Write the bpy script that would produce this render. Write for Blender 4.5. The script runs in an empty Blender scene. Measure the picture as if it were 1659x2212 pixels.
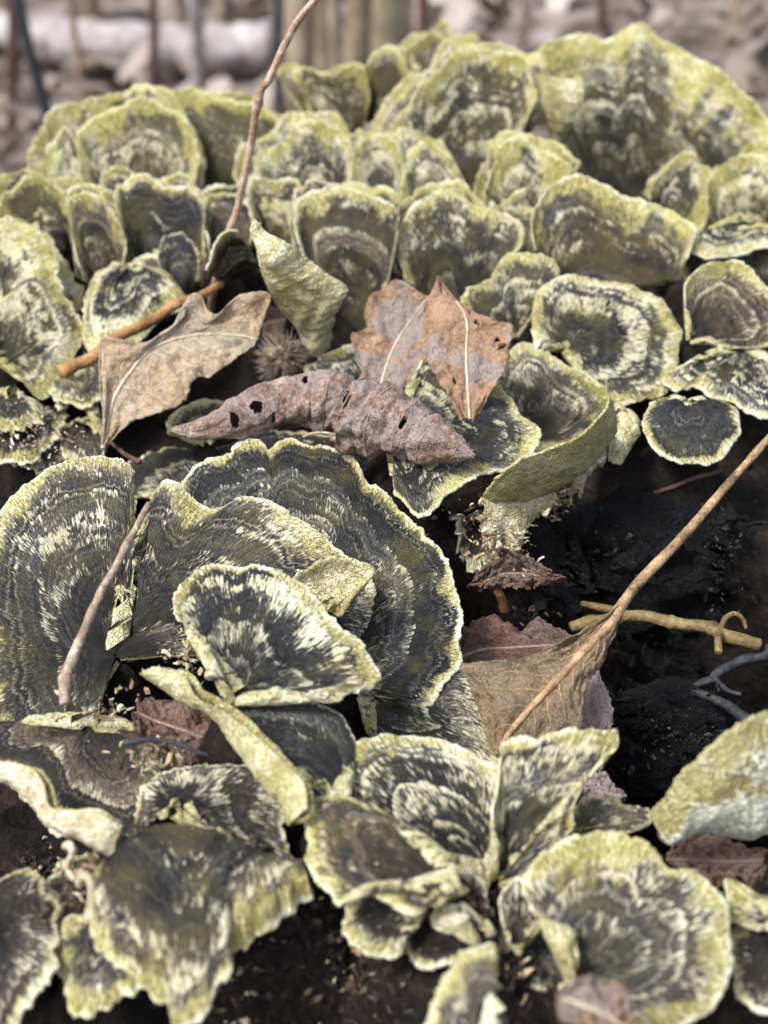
import bpy, math, random
import numpy as np
from mathutils import Vector
R = math.radians
random.seed(7)
sc = bpy.context.scene
col = sc.collection

# ---------------------------------------------------------------- camera
VFOV = 40.0; PITCH = 35.0; DIST = 0.24
cam_d = bpy.data.cameras.new('camera'); cam = bpy.data.objects.new('camera', cam_d); col.objects.link(cam)
CAM = np.array([0.0, -DIST*math.cos(R(PITCH)), DIST*math.sin(R(PITCH))])
cam.location = CAM; cam.rotation_euler = (R(90-PITCH), 0, 0)
cam_d.sensor_fit = 'VERTICAL'; cam_d.sensor_height = 24; cam_d.sensor_width = 18
cam_d.lens = 12/math.tan(R(VFOV/2)); cam_d.clip_start = 0.005; cam_d.clip_end = 500
cam_d.dof.use_dof = True; cam_d.dof.focus_distance = 0.217; cam_d.dof.aperture_fstop = 13.5
sc.camera = cam
sc.cycles.max_bounces = 5; sc.cycles.diffuse_bounces = 3; sc.cycles.glossy_bounces = 2
sc.render.resolution_x = 768; sc.render.resolution_y = 1024

# ---------------------------------------------------------------- light
SUN_EL, SUN_AZ = 56.0, 240.0       # bright overcast: a broad, soft sun high on the left
w = bpy.data.worlds.new('World'); sc.world = w; w.use_nodes = True
nt = w.node_tree; nt.nodes.clear()
sky = nt.nodes.new('ShaderNodeTexSky'); sky.sky_type = 'NISHITA'; sky.sun_disc = False
sky.sun_elevation = R(SUN_EL); sky.sun_rotation = R(SUN_AZ); sky.dust_density = 4.0; sky.air_density = 1.0
hs = nt.nodes.new('ShaderNodeHueSaturation'); hs.inputs['Saturation'].default_value = 0.55
bg = nt.nodes.new('ShaderNodeBackground'); bg.inputs[1].default_value = 0.13
ou = nt.nodes.new('ShaderNodeOutputWorld')
nt.links.new(sky.outputs[0], hs.inputs['Color']); nt.links.new(hs.outputs[0], bg.inputs[0]); nt.links.new(bg.outputs[0], ou.inputs[0])
sd = bpy.data.lights.new('sun', 'SUN'); sun = bpy.data.objects.new('sun', sd); col.objects.link(sun)
sd.energy = 2.0; sd.angle = R(14); sd.color = (1.0, 0.985, 0.96)
a = R(SUN_AZ); e = R(SUN_EL)
sdir = Vector((math.sin(a)*math.cos(e), math.cos(a)*math.cos(e), math.sin(e)))   # towards the sun
sun.rotation_euler = sdir.to_track_quat('Z', 'Y').to_euler(); sun.location = (0, 0, 2)
vs = sc.view_settings; vs.view_transform = 'Standard'; vs.look = 'None'; vs.exposure = 1.2; vs.gamma = 1.0; vs.use_curve_mapping = False

# ---------------------------------------------------------------- numeric helpers
T20 = math.tan(R(VFOV/2)); PR = R(PITCH)
FWD = np.array([0, math.cos(PR), -math.sin(PR)]); UP = np.array([0, math.sin(PR), math.cos(PR)]); RT = np.array([1.0, 0, 0])
def ray(x, y):                       # a direction for a photo position on a 1659 x 2212 sheet
    return FWD + RT*((x-829.5)/1106*T20) + UP*((1106-y)/1106*T20)
def pt(x, y, h):                     # the point of that ray at height h millimetres above the stump's datum
    d = ray(x, y); k = (h/1000-CAM[2])/d[2]; return CAM + d*k
def ppl(x, y, P0, n):                # the point of that ray on a plane
    d = ray(x, y); k = np.dot(P0-CAM, n)/np.dot(d, n); return CAM + d*k
def nrm(tilt, az=0.0):               # plane normal leaning towards the camera by tilt, turned by az
    t = R(tilt); z = R(az); return np.array([math.sin(z)*math.sin(t), -math.cos(z)*math.sin(t), math.cos(t)])
def hsh(*a):
    s = np.zeros_like(np.asarray(a[0], float))
    for i, q in enumerate(a): s = s + np.asarray(q, float)*(127.1, 311.7, 74.7)[i]
    v = np.sin(s)*43758.5453; return v-np.floor(v)
def n1(x, seed=0.0):
    x = np.asarray(x, float)+seed*17.31; i = np.floor(x); f = x-i; f = f*f*(3-2*f)
    return hsh(i, i*0+seed)*(1-f)+hsh(i+1, i*0+seed)*f
def n2(x, y, seed=0.0):
    x = np.asarray(x, float)+seed*13.7; y = np.asarray(y, float)+seed*7.9
    i = np.floor(x); j = np.floor(y); f = x-i; g = y-j; f = f*f*(3-2*f); g = g*g*(3-2*g)
    return (hsh(i, j)*(1-f)+hsh(i+1, j)*f)*(1-g)+(hsh(i, j+1)*(1-f)+hsh(i+1, j+1)*f)*g
def fbm2(x, y, seed=0.0, o=4):
    s = 0; a = 0.5
    for k in range(o): s = s + a*n2(x*2**k, y*2**k, seed+k); a *= 0.5
    return s
def sst(a, b, x):
    t = np.clip((x-a)/(b-a), 0, 1); return t*t*(3-2*t)
def curve(P, n):                     # Catmull-Rom through P, n samples even in length
    P = np.asarray(P, float)
    if len(P) == 1: return np.repeat(P, n, 0)
    Q = np.vstack([2*P[0]-P[1], P, 2*P[-1]-P[-2]]); out = []
    for i in range(len(P)-1):
        p0, p1, p2, p3 = Q[i:i+4]; t = np.linspace(0, 1, 14, endpoint=False)[:, None]
        out.append(0.5*((2*p1)+(p2-p0)*t+(2*p0-5*p1+4*p2-p3)*t*t+(3*p1-p0-3*p2+p3)*t**3))
    C = np.vstack(out+[P[-1:]])
    L = np.r_[0, np.cumsum(np.linalg.norm(np.diff(C, axis=0), axis=1))]
    s = np.linspace(0, L[-1], n)
    return np.stack([np.interp(s, L, C[:, k]) for k in range(C.shape[1])], 1)
def unit(v): return v/np.maximum(np.linalg.norm(v, axis=-1, keepdims=True), 1e-12)
def gridn(S):
    return unit(np.cross(np.gradient(S, axis=1), np.gradient(S, axis=0)))
def mesh(name, V, F, mat, parent=None, loc=None, attrs=None, smooth=True):
    me = bpy.data.meshes.new(name)
    V = np.asarray(V, float)
    if loc is not None: V = V-np.asarray(loc)
    me.from_pydata(V.tolist(), [], F.tolist() if hasattr(F, 'tolist') else F); me.update()
    if smooth: me.polygons.foreach_set('use_smooth', [True]*len(me.polygons))
    if attrs:
        for k, v in attrs.items():
            at = me.attributes.new(k, 'FLOAT_VECTOR', 'POINT'); at.data.foreach_set('vector', np.asarray(v, np.float32).ravel())
    me.materials.append(mat)
    o = bpy.data.objects.new(name, me); col.objects.link(o)
    if parent is not None: o.parent = parent
    elif loc is not None: o.location = loc
    return o
def gfaces(nu, nv, off=0, flip=False):
    a = (np.arange(nu-1)[:, None]*nv+np.arange(nv-1)[None, :]).ravel()+off
    q = np.stack([a, a+nv, a+nv+1, a+1], 1)
    return q[:, ::-1] if flip else q
def empty(name, loc):
    o = bpy.data.objects.new(name, None); col.objects.link(o); o.location = loc; o.empty_display_size = 0.005; return o
def tag(o, label=None, cat=None, group=None, kind=None):
    for k, v in (('label', label), ('category', cat), ('group', group), ('kind', kind)):
        if v: o[k] = v
    return o
def tube(path, rad, ns=8, seed=0, rough=0.0, cap=True):
    path = np.asarray(path, float); n = len(path); rad = np.broadcast_to(np.asarray(rad, float), (n,))
    T = unit(np.gradient(path, axis=0)); ref = np.array([0.13, 0.4, 0.9]); A = unit(np.cross(T, ref)); B = np.cross(T, A)
    th = np.linspace(0, 2*math.pi, ns, endpoint=False)
    rr = rad[:, None]*(1+rough*(fbm2(np.arange(n)[:, None]*0.35+seed, np.cos(th)[None, :]*1.3+np.sin(th)[None, :]*2.1, seed)-0.45)*2)
    V = path[:, None]+rr[..., None]*(np.cos(th)[None, :, None]*A[:, None]+np.sin(th)[None, :, None]*B[:, None])
    i = np.arange(n-1)[:, None]*ns; j = np.arange(ns)[None, :]; k = (j+1) % ns
    F = np.stack([i+j, i+k, i+ns+k, i+ns+j], -1).reshape(-1, 4).tolist()
    V = V.reshape(-1, 3)
    if cap:
        V = np.vstack([V, path[0]-T[0]*rad[0]*0.1, path[-1]+T[-1]*rad[-1]*0.1]); c0 = n*ns; c1 = c0+1
        for q in range(ns):
            F.append([c0, (q+1) % ns, q]); F.append([c1, (n-1)*ns+q, (n-1)*ns+(q+1) % ns])
    return V, F

# ---------------------------------------------------------------- shader helpers
class NT:
    def __init__(s, name):
        s.m = bpy.data.materials.new(name); s.m.use_nodes = True; s.t = s.m.node_tree; s.t.nodes.clear()
        s.o = s.t.nodes.new('ShaderNodeOutputMaterial'); s.b = s.t.nodes.new('ShaderNodeBsdfPrincipled')
        s.t.links.new(s.b.outputs[0], s.o.inputs[0])
    def lk(s, src, dst):
        if isinstance(src, (int, float)): dst.default_value = src
        elif isinstance(src, tuple): dst.default_value = src if len(src) == len(dst.default_value) else (*src, 1.0)
        else: s.t.links.new(src, dst)
    def math(s, op, a, b=0.0, c=None, clamp=False):
        n = s.t.nodes.new('ShaderNodeMath'); n.operation = op; n.use_clamp = clamp
        s.lk(a, n.inputs[0]); s.lk(b, n.inputs[1])
        if c is not None: s.lk(c, n.inputs[2])
        return n.outputs[0]
    def mad(s, a, b, c): return s.math('MULTIPLY_ADD', a, b, c)
    def attr(s, name):
        n = s.t.nodes.new('ShaderNodeAttribute'); n.attribute_name = name
        q = s.t.nodes.new('ShaderNodeSeparateXYZ'); s.t.links.new(n.outputs['Vector'], q.inputs[0]); return q.outputs
    def comb(s, x, y, z=0.0):
        n = s.t.nodes.new('ShaderNodeCombineXYZ'); s.lk(x, n.inputs[0]); s.lk(y, n.inputs[1]); s.lk(z, n.inputs[2]); return n.outputs[0]
    def noise(s, vec, scale=1.0, detail=3.0, rough=0.55, dist=0.0, dim='3D'):
        n = s.t.nodes.new('ShaderNodeTexNoise'); n.noise_dimensions = dim; s.lk(vec, n.inputs['W' if dim == '1D' else 'Vector']); n.inputs['Scale'].default_value = scale
        n.inputs['Detail'].default_value = detail; n.inputs['Roughness'].default_value = rough; n.inputs['Distortion'].default_value = dist
        return n.outputs[0]
    def voro(s, vec, scale, feature='DISTANCE_TO_EDGE'):
        n = s.t.nodes.new('ShaderNodeTexVoronoi'); n.feature = feature; s.lk(vec, n.inputs['Vector']); n.inputs['Scale'].default_value = scale
        return n.outputs[0]
    def geo(s):
        return s.t.nodes.new('ShaderNodeNewGeometry').outputs['Position']
    def ss(s, x, a, b, lo=0.0, hi=1.0):
        n = s.t.nodes.new('ShaderNodeMapRange'); n.interpolation_type = 'SMOOTHSTEP'
        s.lk(x, n.inputs[0]); s.lk(a, n.inputs[1]); s.lk(b, n.inputs[2]); n.inputs[3].default_value = lo; n.inputs[4].default_value = hi
        return n.outputs[0]
    def mix(s, f, a, b):
        n = s.t.nodes.new('ShaderNodeMix'); n.data_type = 'RGBA'; s.lk(f, n.inputs[0]); s.lk(a, n.inputs[6]); s.lk(b, n.inputs[7]); return n.outputs[2]
    def ramp(s, f, stops):
        n = s.t.nodes.new('ShaderNodeValToRGB'); s.lk(f, n.inputs[0]); el = n.color_ramp.elements
        while len(el) < len(stops): el.new(0.5)
        for q, (p, c) in zip(el, stops): q.position = p; q.color = (*c, 1)
        return n.outputs[0]
    def bump(s, h, dist, strength=1.0):
        n = s.t.nodes.new('ShaderNodeBump'); s.lk(h, n.inputs['Height']); n.inputs['Distance'].default_value = dist; n.inputs['Strength'].default_value = strength
        return n.outputs[0]
    def fin(s, colr, rough=0.75, nor=None, spec=0.35):
        s.lk(colr, s.b.inputs['Base Color']); s.lk(rough, s.b.inputs['Roughness']); s.b.inputs['Specular IOR Level'].default_value = spec
        if nor is not None: s.lk(nor, s.b.inputs['Normal'])
        return s.m

def mat_cap():
    s = NT('fungus_cap'); P = s.geo()
    arc, rd, vv = s.attr('A1'); cover, algae, brown = s.attr('P1'); rimw, seed, zon = s.attr('P2')
    so = s.math('MULTIPLY', seed, 3.7)
    def fib(fa, fr, d, dist=0.0): return s.noise(s.comb(s.mad(arc, fa, so), s.mad(rd, fr, so)), 1, d, 0.62, dist, '2D')
    fine = fib(3800, 600, 2); med = fib(1900, 560, 2, 0.15); big = fib(240, 190, 2)
    patch = s.noise(P, 85, 3, 0.6); blot = s.noise(P, 230, 3, 0.65); wid = s.noise(s.mad(arc, 70, so), 1, 2, 0.6, 0, '1D')
    rimw = s.math('MULTIPLY', rimw, s.mad(s.ss(wid, 0.3, 0.7), 1.5, 0.35)); grain = s.noise(P, 2100, 2, 0.65)
    # growth zones: sharp on their outer side, fading inwards along the fibres
    wob = s.mad(s.math('SUBTRACT', patch, 0.5), 0.0060, s.mad(s.math('SUBTRACT', med, 0.5), 0.0014, s.mad(s.math('SUBTRACT', fine, 0.5), 0.0010, s.math('MULTIPLY', s.math('SUBTRACT', big, 0.5), 0.0022))))
    rdw = s.math('ADD', rd, wob)
    irr = s.noise(s.mad(rd, 170, so), 1, 1, 0.5, 0, '1D')
    zc = s.math('ADD', s.mad(rdw, s.math('MULTIPLY', zon, 0.8), s.math('MULTIPLY', irr, 2.2)), so)
    ph = s.math('FRACT', zc); zid = s.math('FLOOR', zc)
    wn = s.t.nodes.new('ShaderNodeTexWhiteNoise'); wn.noise_dimensions = '1D'; s.lk(zid, wn.inputs['W'])
    wc = s.t.nodes.new('ShaderNodeSeparateColor'); s.t.links.new(wn.outputs['Color'], wc.inputs[0]); z1, z2 = wc.outputs[0], wc.outputs[1]
    b2 = s.noise(s.mad(rdw, s.math('MULTIPLY', zon, 4.5), so), 1.0, 1, 0.5, 0, '1D')          # hairline zones
    # dark felt
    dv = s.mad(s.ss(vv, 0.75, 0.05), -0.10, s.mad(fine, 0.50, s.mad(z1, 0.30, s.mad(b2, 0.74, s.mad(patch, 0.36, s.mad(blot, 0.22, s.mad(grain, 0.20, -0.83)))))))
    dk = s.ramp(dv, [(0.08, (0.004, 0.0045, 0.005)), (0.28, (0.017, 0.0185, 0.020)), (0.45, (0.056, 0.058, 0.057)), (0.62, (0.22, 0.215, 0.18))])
    br = s.ramp(dv, [(0.08, (0.010, 0.008, 0.006)), (0.28, (0.042, 0.031, 0.021)), (0.45, (0.115, 0.088, 0.058)), (0.62, (0.30, 0.25, 0.175))])
    base = s.mix(s.math('MULTIPLY', brown, s.ss(s.mad(big, 0.6, s.math('MULTIPLY', z2, 0.4)), 0.22, 0.58), clamp=True), dk, br)
    base = s.mix(s.ss(ph, 0.13, 0.0, 0.0, 0.65), base, (0.007, 0.007, 0.007))
    # cream tufts
    pale = s.ramp(s.mad(grain, 0.45, s.mad(fine, 0.45, s.math('MULTIPLY', patch, 0.25))), [(0.36, (0.27, 0.235, 0.10)), (0.52, (0.56, 0.525, 0.31)), (0.68, (0.82, 0.80, 0.63))])
    near = s.ss(s.math('DIVIDE', rd, rimw), 2.6, 0.2)
    sig = s.mad(med, 0.80, s.mad(fine, 0.45, s.mad(big, 0.50, s.mad(blot, 0.75, s.math('MULTIPLY', patch, 0.55)))))
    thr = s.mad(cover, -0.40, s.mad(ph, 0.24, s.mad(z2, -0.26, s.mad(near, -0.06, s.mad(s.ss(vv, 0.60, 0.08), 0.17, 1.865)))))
    stk = s.math('MULTIPLY', s.ss(s.math('SUBTRACT', sig, thr), -0.05, 0.11), s.mad(cover, 0.45, 0.64), clamp=True)
    c = s.mix(stk, base, pale)
    # algae
    alg_n = s.noise(P, 150, 2, 0.6)
    av = s.math('MULTIPLY', s.ss(s.mad(algae, 0.42, alg_n), 0.62, 0.92), 0.75)
    c = s.mix(s.math('MULTIPLY', av, 0.34), c, (0.19, 0.162, 0.026))
    # rim: fibres closing up into a crust
    rdr = s.mad(s.math('SUBTRACT', med, 0.5), s.math('MULTIPLY', rimw, 1.5), s.mad(s.math('SUBTRACT', fine, 0.5), s.math('MULTIPLY', rimw, 1.1), s.mad(s.math('SUBTRACT', big, 0.5), s.math('MULTIPLY', rimw, 2.2), rd)))
    rq = s.math('DIVIDE', rdr, rimw); rm = s.ss(s.mad(s.math('SUBTRACT', blot, 0.5), 1.2, rq), 1.2, 0.5)
    rv = s.mad(grain, 0.42, s.mad(fine, 0.55, s.mad(patch, 0.40, -0.18)))
    rimc = s.ramp(rv, [(0.28, (0.075, 0.058, 0.018)), (0.44, (0.29, 0.248, 0.08)), (0.57, (0.60, 0.555, 0.29)), (0.72, (0.88, 0.865, 0.70))])
    olive = s.ramp(rv, [(0.28, (0.055, 0.044, 0.005)), (0.45, (0.225, 0.192, 0.032)), (0.62, (0.47, 0.425, 0.125)), (0.80, (0.78, 0.745, 0.38))])
    rimc = s.mix(av, rimc, olive)
    c = s.mix(rm, c, rimc)
    ed = s.math('MULTIPLY', s.ss(s.mad(s.math('SUBTRACT', med, 0.5), 0.0016, s.mad(s.math('SUBTRACT', blot, 0.5), 0.003, s.mad(s.math('SUBTRACT', grain, 0.5), 0.0012, rd))), 0.0005, -0.0002), 0.75)
    c = s.mix(ed, c, s.mix(av, (0.86, 0.84, 0.68), (0.58, 0.55, 0.24)))
    hgt = s.mad(fine, 0.9, s.mad(grain, 0.9, med))
    return s.fin(c, s.mad(z1, 0.15, 0.52), s.bump(hgt, 0.0007, 1.0), 0.4)
def mat_pore(name, ca, cb, cc, mould=False):
    s = NT(name); P = s.geo()
    arc, rd, vv = s.attr('A1'); cover, algae, brown = s.attr('P1')
    v = s.voro(P, 1250, 'DISTANCE_TO_EDGE'); n = s.noise(P, 130, 4, 0.65); g = s.noise(P, 800, 3, 0.65)
    c = s.ramp(s.mad(g, 0.6, s.math('MULTIPLY', n, 0.5)), [(0.38, ca), (0.54, cb), (0.68, cc)])
    al = s.math('MULTIPLY', s.ss(s.mad(algae, 0.4, s.noise(P, 110, 3)), 0.62, 0.85), 0.6)
    c = s.mix(al, c, (0.27, 0.24, 0.055))
    pore = s.math('MULTIPLY', s.ss(v, 0.03, 0.16), 0.55 if mould else 0.28)
    c = s.mix(pore, c, (0.13, 0.105, 0.03))
    h = s.mad(n, 0.5, s.math('ADD', s.math('MULTIPLY', g, 0.7), s.math('MULTIPLY', pore, -1.6)))
    if mould:
        mo = s.ss(s.mad(n, 0.9, s.mad(g, 0.35, s.math('MULTIPLY', vv, -0.75))), 0.02, 0.20)
        c = s.mix(mo, c, s.ramp(g, [(0.35, (0.42, 0.44, 0.26)), (0.5, (0.74, 0.76, 0.60)), (0.65, (0.88, 0.89, 0.80))]))
        h = s.math('ADD', h, s.math('MULTIPLY', mo, 1.0))
    return s.fin(c, 0.8, s.bump(h, 0.0008, 1.0), 0.25)
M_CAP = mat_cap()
M_PORE = mat_pore('fungus_pores', (0.27, 0.235, 0.10), (0.50, 0.47, 0.27), (0.72, 0.70, 0.52))
M_MOULD = mat_pore('mouldy_pores', (0.30, 0.26, 0.10), (0.50, 0.46, 0.22), (0.68, 0.65, 0.42), True)
M_CREAM = mat_pore('fungus_torn_flesh', (0.33, 0.25, 0.15), (0.62, 0.55, 0.38), (0.84, 0.81, 0.70))

def mat_leaf(name, dark, mid, light, spots=0.35, fade=(0.3, 0.28, 0.26), fadeamt=0.4):
    s = NT(name); P = s.geo(); st = s.attr('A1')
    n = s.noise(P, 190, 5, 0.68); g = s.noise(P, 1300, 3, 0.7); big = s.noise(P, 120, 4, 0.65)
    c = s.ramp(s.mad(g, 0.5, s.math('MULTIPLY', n, 0.6)), [(0.38, dark), (0.54, mid), (0.72, light)])
    c = s.mix(s.math('MULTIPLY', s.ss(s.mad(g, 0.15, big), 0.53, 0.62), fadeamt), c, s.mix(g, tuple(q*0.55 for q in fade), tuple(min(1, q*1.5) for q in fade)))
    wp = s.t.nodes.new('ShaderNodeVectorMath'); wp.operation = 'MULTIPLY_ADD'; nz = s.t.nodes.new('ShaderNodeTexNoise'); nz.inputs['Scale'].default_value = 500; s.t.links.new(P, nz.inputs['Vector'])
    s.t.links.new(nz.outputs['Color'], wp.inputs[0]); wp.inputs[1].default_value = (0.0012,)*3; s.t.links.new(P, wp.inputs[2])
    vl = s.ss(s.voro(wp.outputs[0], 1500), 0.12, 0.0)
    c = s.mix(s.math('MULTIPLY', vl, 0.10), c, dark)
    sp = s.math('MULTIPLY', s.ss(s.noise(P, 420, 3, 0.6), 0.63, 0.69), spots)
    c = s.mix(sp, c, (0.022, 0.017, 0.013))
    h = s.mad(n, 1.8, s.mad(vl, -0.12, s.math('MULTIPLY', g, 0.7)))
    return s.fin(c, 0.6, s.bump(h, 0.0007, 1.0), 0.35)
M_TAN = mat_leaf('tan_leaf', (0.15, 0.105, 0.058), (0.31, 0.225, 0.135), (0.43, 0.335, 0.225), 0.4, (0.30, 0.27, 0.23), 0.45)
M_RUST = mat_leaf('rust_leaf', (0.105, 0.062, 0.036), (0.245, 0.145, 0.085), (0.36, 0.24, 0.155), 0.4, (0.215, 0.18, 0.165), 0.9)
M_PLUM = mat_leaf('plum_leaf', (0.070, 0.042, 0.030), (0.19, 0.125, 0.095), (0.40, 0.315, 0.275), 0.6, (0.22, 0.18, 0.165), 0.7)
M_RED = mat_leaf('red_leaf', (0.038, 0.020, 0.014), (0.105, 0.056, 0.040), (0.20, 0.125, 0.09), 0.4, (0.12, 0.09, 0.075), 0.5)
M_OCHRE = mat_leaf('ochre_leaf', (0.060, 0.038, 0.020), (0.165, 0.112, 0.06), (0.28, 0.205, 0.12), 0.8, (0.13, 0.10, 0.07), 0.6)
M_GREY = mat_leaf('grey_leaf', (0.12, 0.085, 0.075), (0.21, 0.155, 0.145), (0.31, 0.25, 0.24), 0.2)

def mat_stem(name, a, b, c, k=1.0):
    s = NT(name); P = s.geo(); t = s.attr('A1')
    n = s.noise(P, 260*k, 5, 0.7); g = s.noise(P, 1500*k, 3, 0.6)
    cc = s.ramp(s.mad(g, 0.35, s.math('MULTIPLY', n, 0.7)), [(0.36, a), (0.53, b), (0.68, c)])
    return s.fin(cc, 0.6, s.bump(s.math('ADD', n, g), 0.0004, 0.7), 0.35)
M_VEIN = mat_stem('leaf_vein', (0.26, 0.21, 0.14), (0.42, 0.36, 0.26), (0.56, 0.50, 0.40))
M_VEIN2 = mat_stem('rolled_leaf_vein', (0.10, 0.06, 0.045), (0.21, 0.14, 0.11), (0.34, 0.25, 0.21))
M_OCHREVEIN = mat_stem('ochre_leaf_vein', (0.10, 0.065, 0.035), (0.22, 0.145, 0.075), (0.30, 0.21, 0.12))
M_RUSTVEIN = mat_stem('rust_leaf_vein', (0.20, 0.11, 0.06), (0.32, 0.20, 0.12), (0.40, 0.30, 0.22))
M_WHITEVEIN = mat_stem('pale_leaf_vein', (0.24, 0.18, 0.12), (0.46, 0.39, 0.28), (0.62, 0.56, 0.45))
M_STALK = mat_stem('petiole', (0.035, 0.024, 0.016), (0.27, 0.175, 0.09), (0.46, 0.335, 0.20))
M_STEMGREY = mat_stem('dry_stem', (0.07, 0.048, 0.034), (0.24, 0.175, 0.125), (0.50, 0.43, 0.35))
M_STEMRUST = mat_stem('rusty_stem', (0.09, 0.06, 0.04), (0.33, 0.205, 0.13), (0.52, 0.48, 0.46))
M_GREENTWIG = mat_stem('green_twig', (0.085, 0.042, 0.025), (0.17, 0.125, 0.048), (0.30, 0.24, 0.11))
M_DARKTWIG = mat_stem('dark_twig', (0.008, 0.009, 0.012), (0.022, 0.024, 0.030), (0.06, 0.062, 0.07))
M_REDTWIG = mat_stem('red_twig', (0.03, 0.012, 0.01), (0.075, 0.035, 0.03), (0.12, 0.07, 0.06))
M_WOODSTICK = mat_stem('orange_stick', (0.10, 0.048, 0.018), (0.28, 0.145, 0.055), (0.42, 0.26, 0.12))
M_BURR = mat_stem('burr', (0.09, 0.075, 0.05), (0.24, 0.20, 0.14), (0.42, 0.37, 0.28))
M_BRANCH = mat_stem('pale_branch', (0.12, 0.10, 0.095), (0.26, 0.235, 0.235), (0.42, 0.40, 0.41), 0.12)
M_REED = mat_stem('dead_reed', (0.11, 0.085, 0.055), (0.23, 0.185, 0.125), (0.36, 0.305, 0.23), 0.15)

def mat_wood():
    s = NT('rotten_wood'); P = s.geo()
    n = s.noise(P, 90, 6, 0.7); g = s.noise(P, 700, 5, 0.7); v = s.voro(P, 330, 'F1')
    c = s.ramp(s.mad(g, 0.5, s.math('MULTIPLY', n, 0.55)), [(0.36, (0.004, 0.0035, 0.0033)), (0.55, (0.017, 0.0135, 0.0115)), (0.72, (0.055, 0.040, 0.031))])
    fl = s.ss(s.noise(P, 1400, 2, 0.5), 0.70, 0.76)
    c = s.mix(s.math('MULTIPLY', fl, 0.6), c, (0.085, 0.06, 0.045))
    h = s.mad(n, 1.2, s.math('ADD', g, s.math('MULTIPLY', v, 0.6)))
    return s.fin(c, 0.95, s.bump(h, 0.0015, 1.0), 0.12)
M_WOOD = mat_wood()
def mat_soil():
    s = NT('soil_crumb'); P = s.geo()
    n = s.noise(P, 420, 3, 0.6)
    c = s.ramp(n, [(0.4, (0.007, 0.0055, 0.005)), (0.55, (0.030, 0.021, 0.016)), (0.68, (0.12, 0.08, 0.055))])
    return s.fin(c, 0.75, s.bump(s.noise(P, 2000, 3), 0.0004, 0.8), 0.35)
M_SOIL = mat_soil()
def mat_char():
    s = NT('charred_wood'); P = s.geo()
    n = s.noise(P, 240, 6, 0.75); w_ = s.noise(P, 1400, 3, 0.7)
    c = s.ramp(s.mad(w_, 0.4, s.math('MULTIPLY', n, 0.65)), [(0.38, (0.002, 0.002, 0.0025)), (0.6, (0.008, 0.008, 0.010)), (0.72, (0.065, 0.058, 0.055))])
    return s.fin(c, 0.55, s.bump(s.math('ADD', n, w_), 0.0025, 1.0), 0.2)
M_CHAR = mat_char()
def mat_flake():
    s = NT('fungus_flakes'); P = s.geo(); i = s.attr('A1')
    c = s.ramp(i[0], [(0.0, (0.06, 0.04, 0.025)), (0.4, (0.22, 0.15, 0.085)), (0.75, (0.42, 0.34, 0.20)), (1.0, (0.66, 0.62, 0.46))])
    c = s.mix(s.ss(s.noise(P, 700, 3, 0.6), 0.45, 0.7, 0.0, 0.6), c, (0.10, 0.075, 0.045))
    return s.fin(c, 0.75, s.bump(s.noise(P, 2500, 3), 0.0003, 0.8), 0.3)
M_FLAKE = mat_flake()
def mat_ground():
    s = NT('forest_floor'); P = s.geo()
    n = s.noise(P, 9, 6, 0.7); v = s.voro(P, 26, 'F1')
    c = s.ramp(s.mad(n, 0.7, s.math('MULTIPLY', v, 0.5)), [(0.3, (0.05, 0.038, 0.03)), (0.5, (0.13, 0.104, 0.085)), (0.7, (0.22, 0.185, 0.16))])
    return s.fin(c, 0.85, s.bump(n, 0.02, 0.8), 0.2)
M_GROUND = mat_ground()
def mat_litter():
    s = NT('litter_leaves'); P = s.geo(); i = s.attr('A1')
    n = s.noise(P, 30, 4, 0.6)
    c = s.ramp(i[0], [(0.0, (0.06, 0.046, 0.035)), (0.35, (0.135, 0.108, 0.088)), (0.75, (0.22, 0.185, 0.162)), (1.0, (0.36, 0.325, 0.305))])
    c = s.mix(s.ss(n, 0.4, 0.7, 0.0, 0.5), c, (0.20, 0.15, 0.11))
    return s.fin(c, 0.55, None, 0.4)
M_LITTER = mat_litter()

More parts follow.
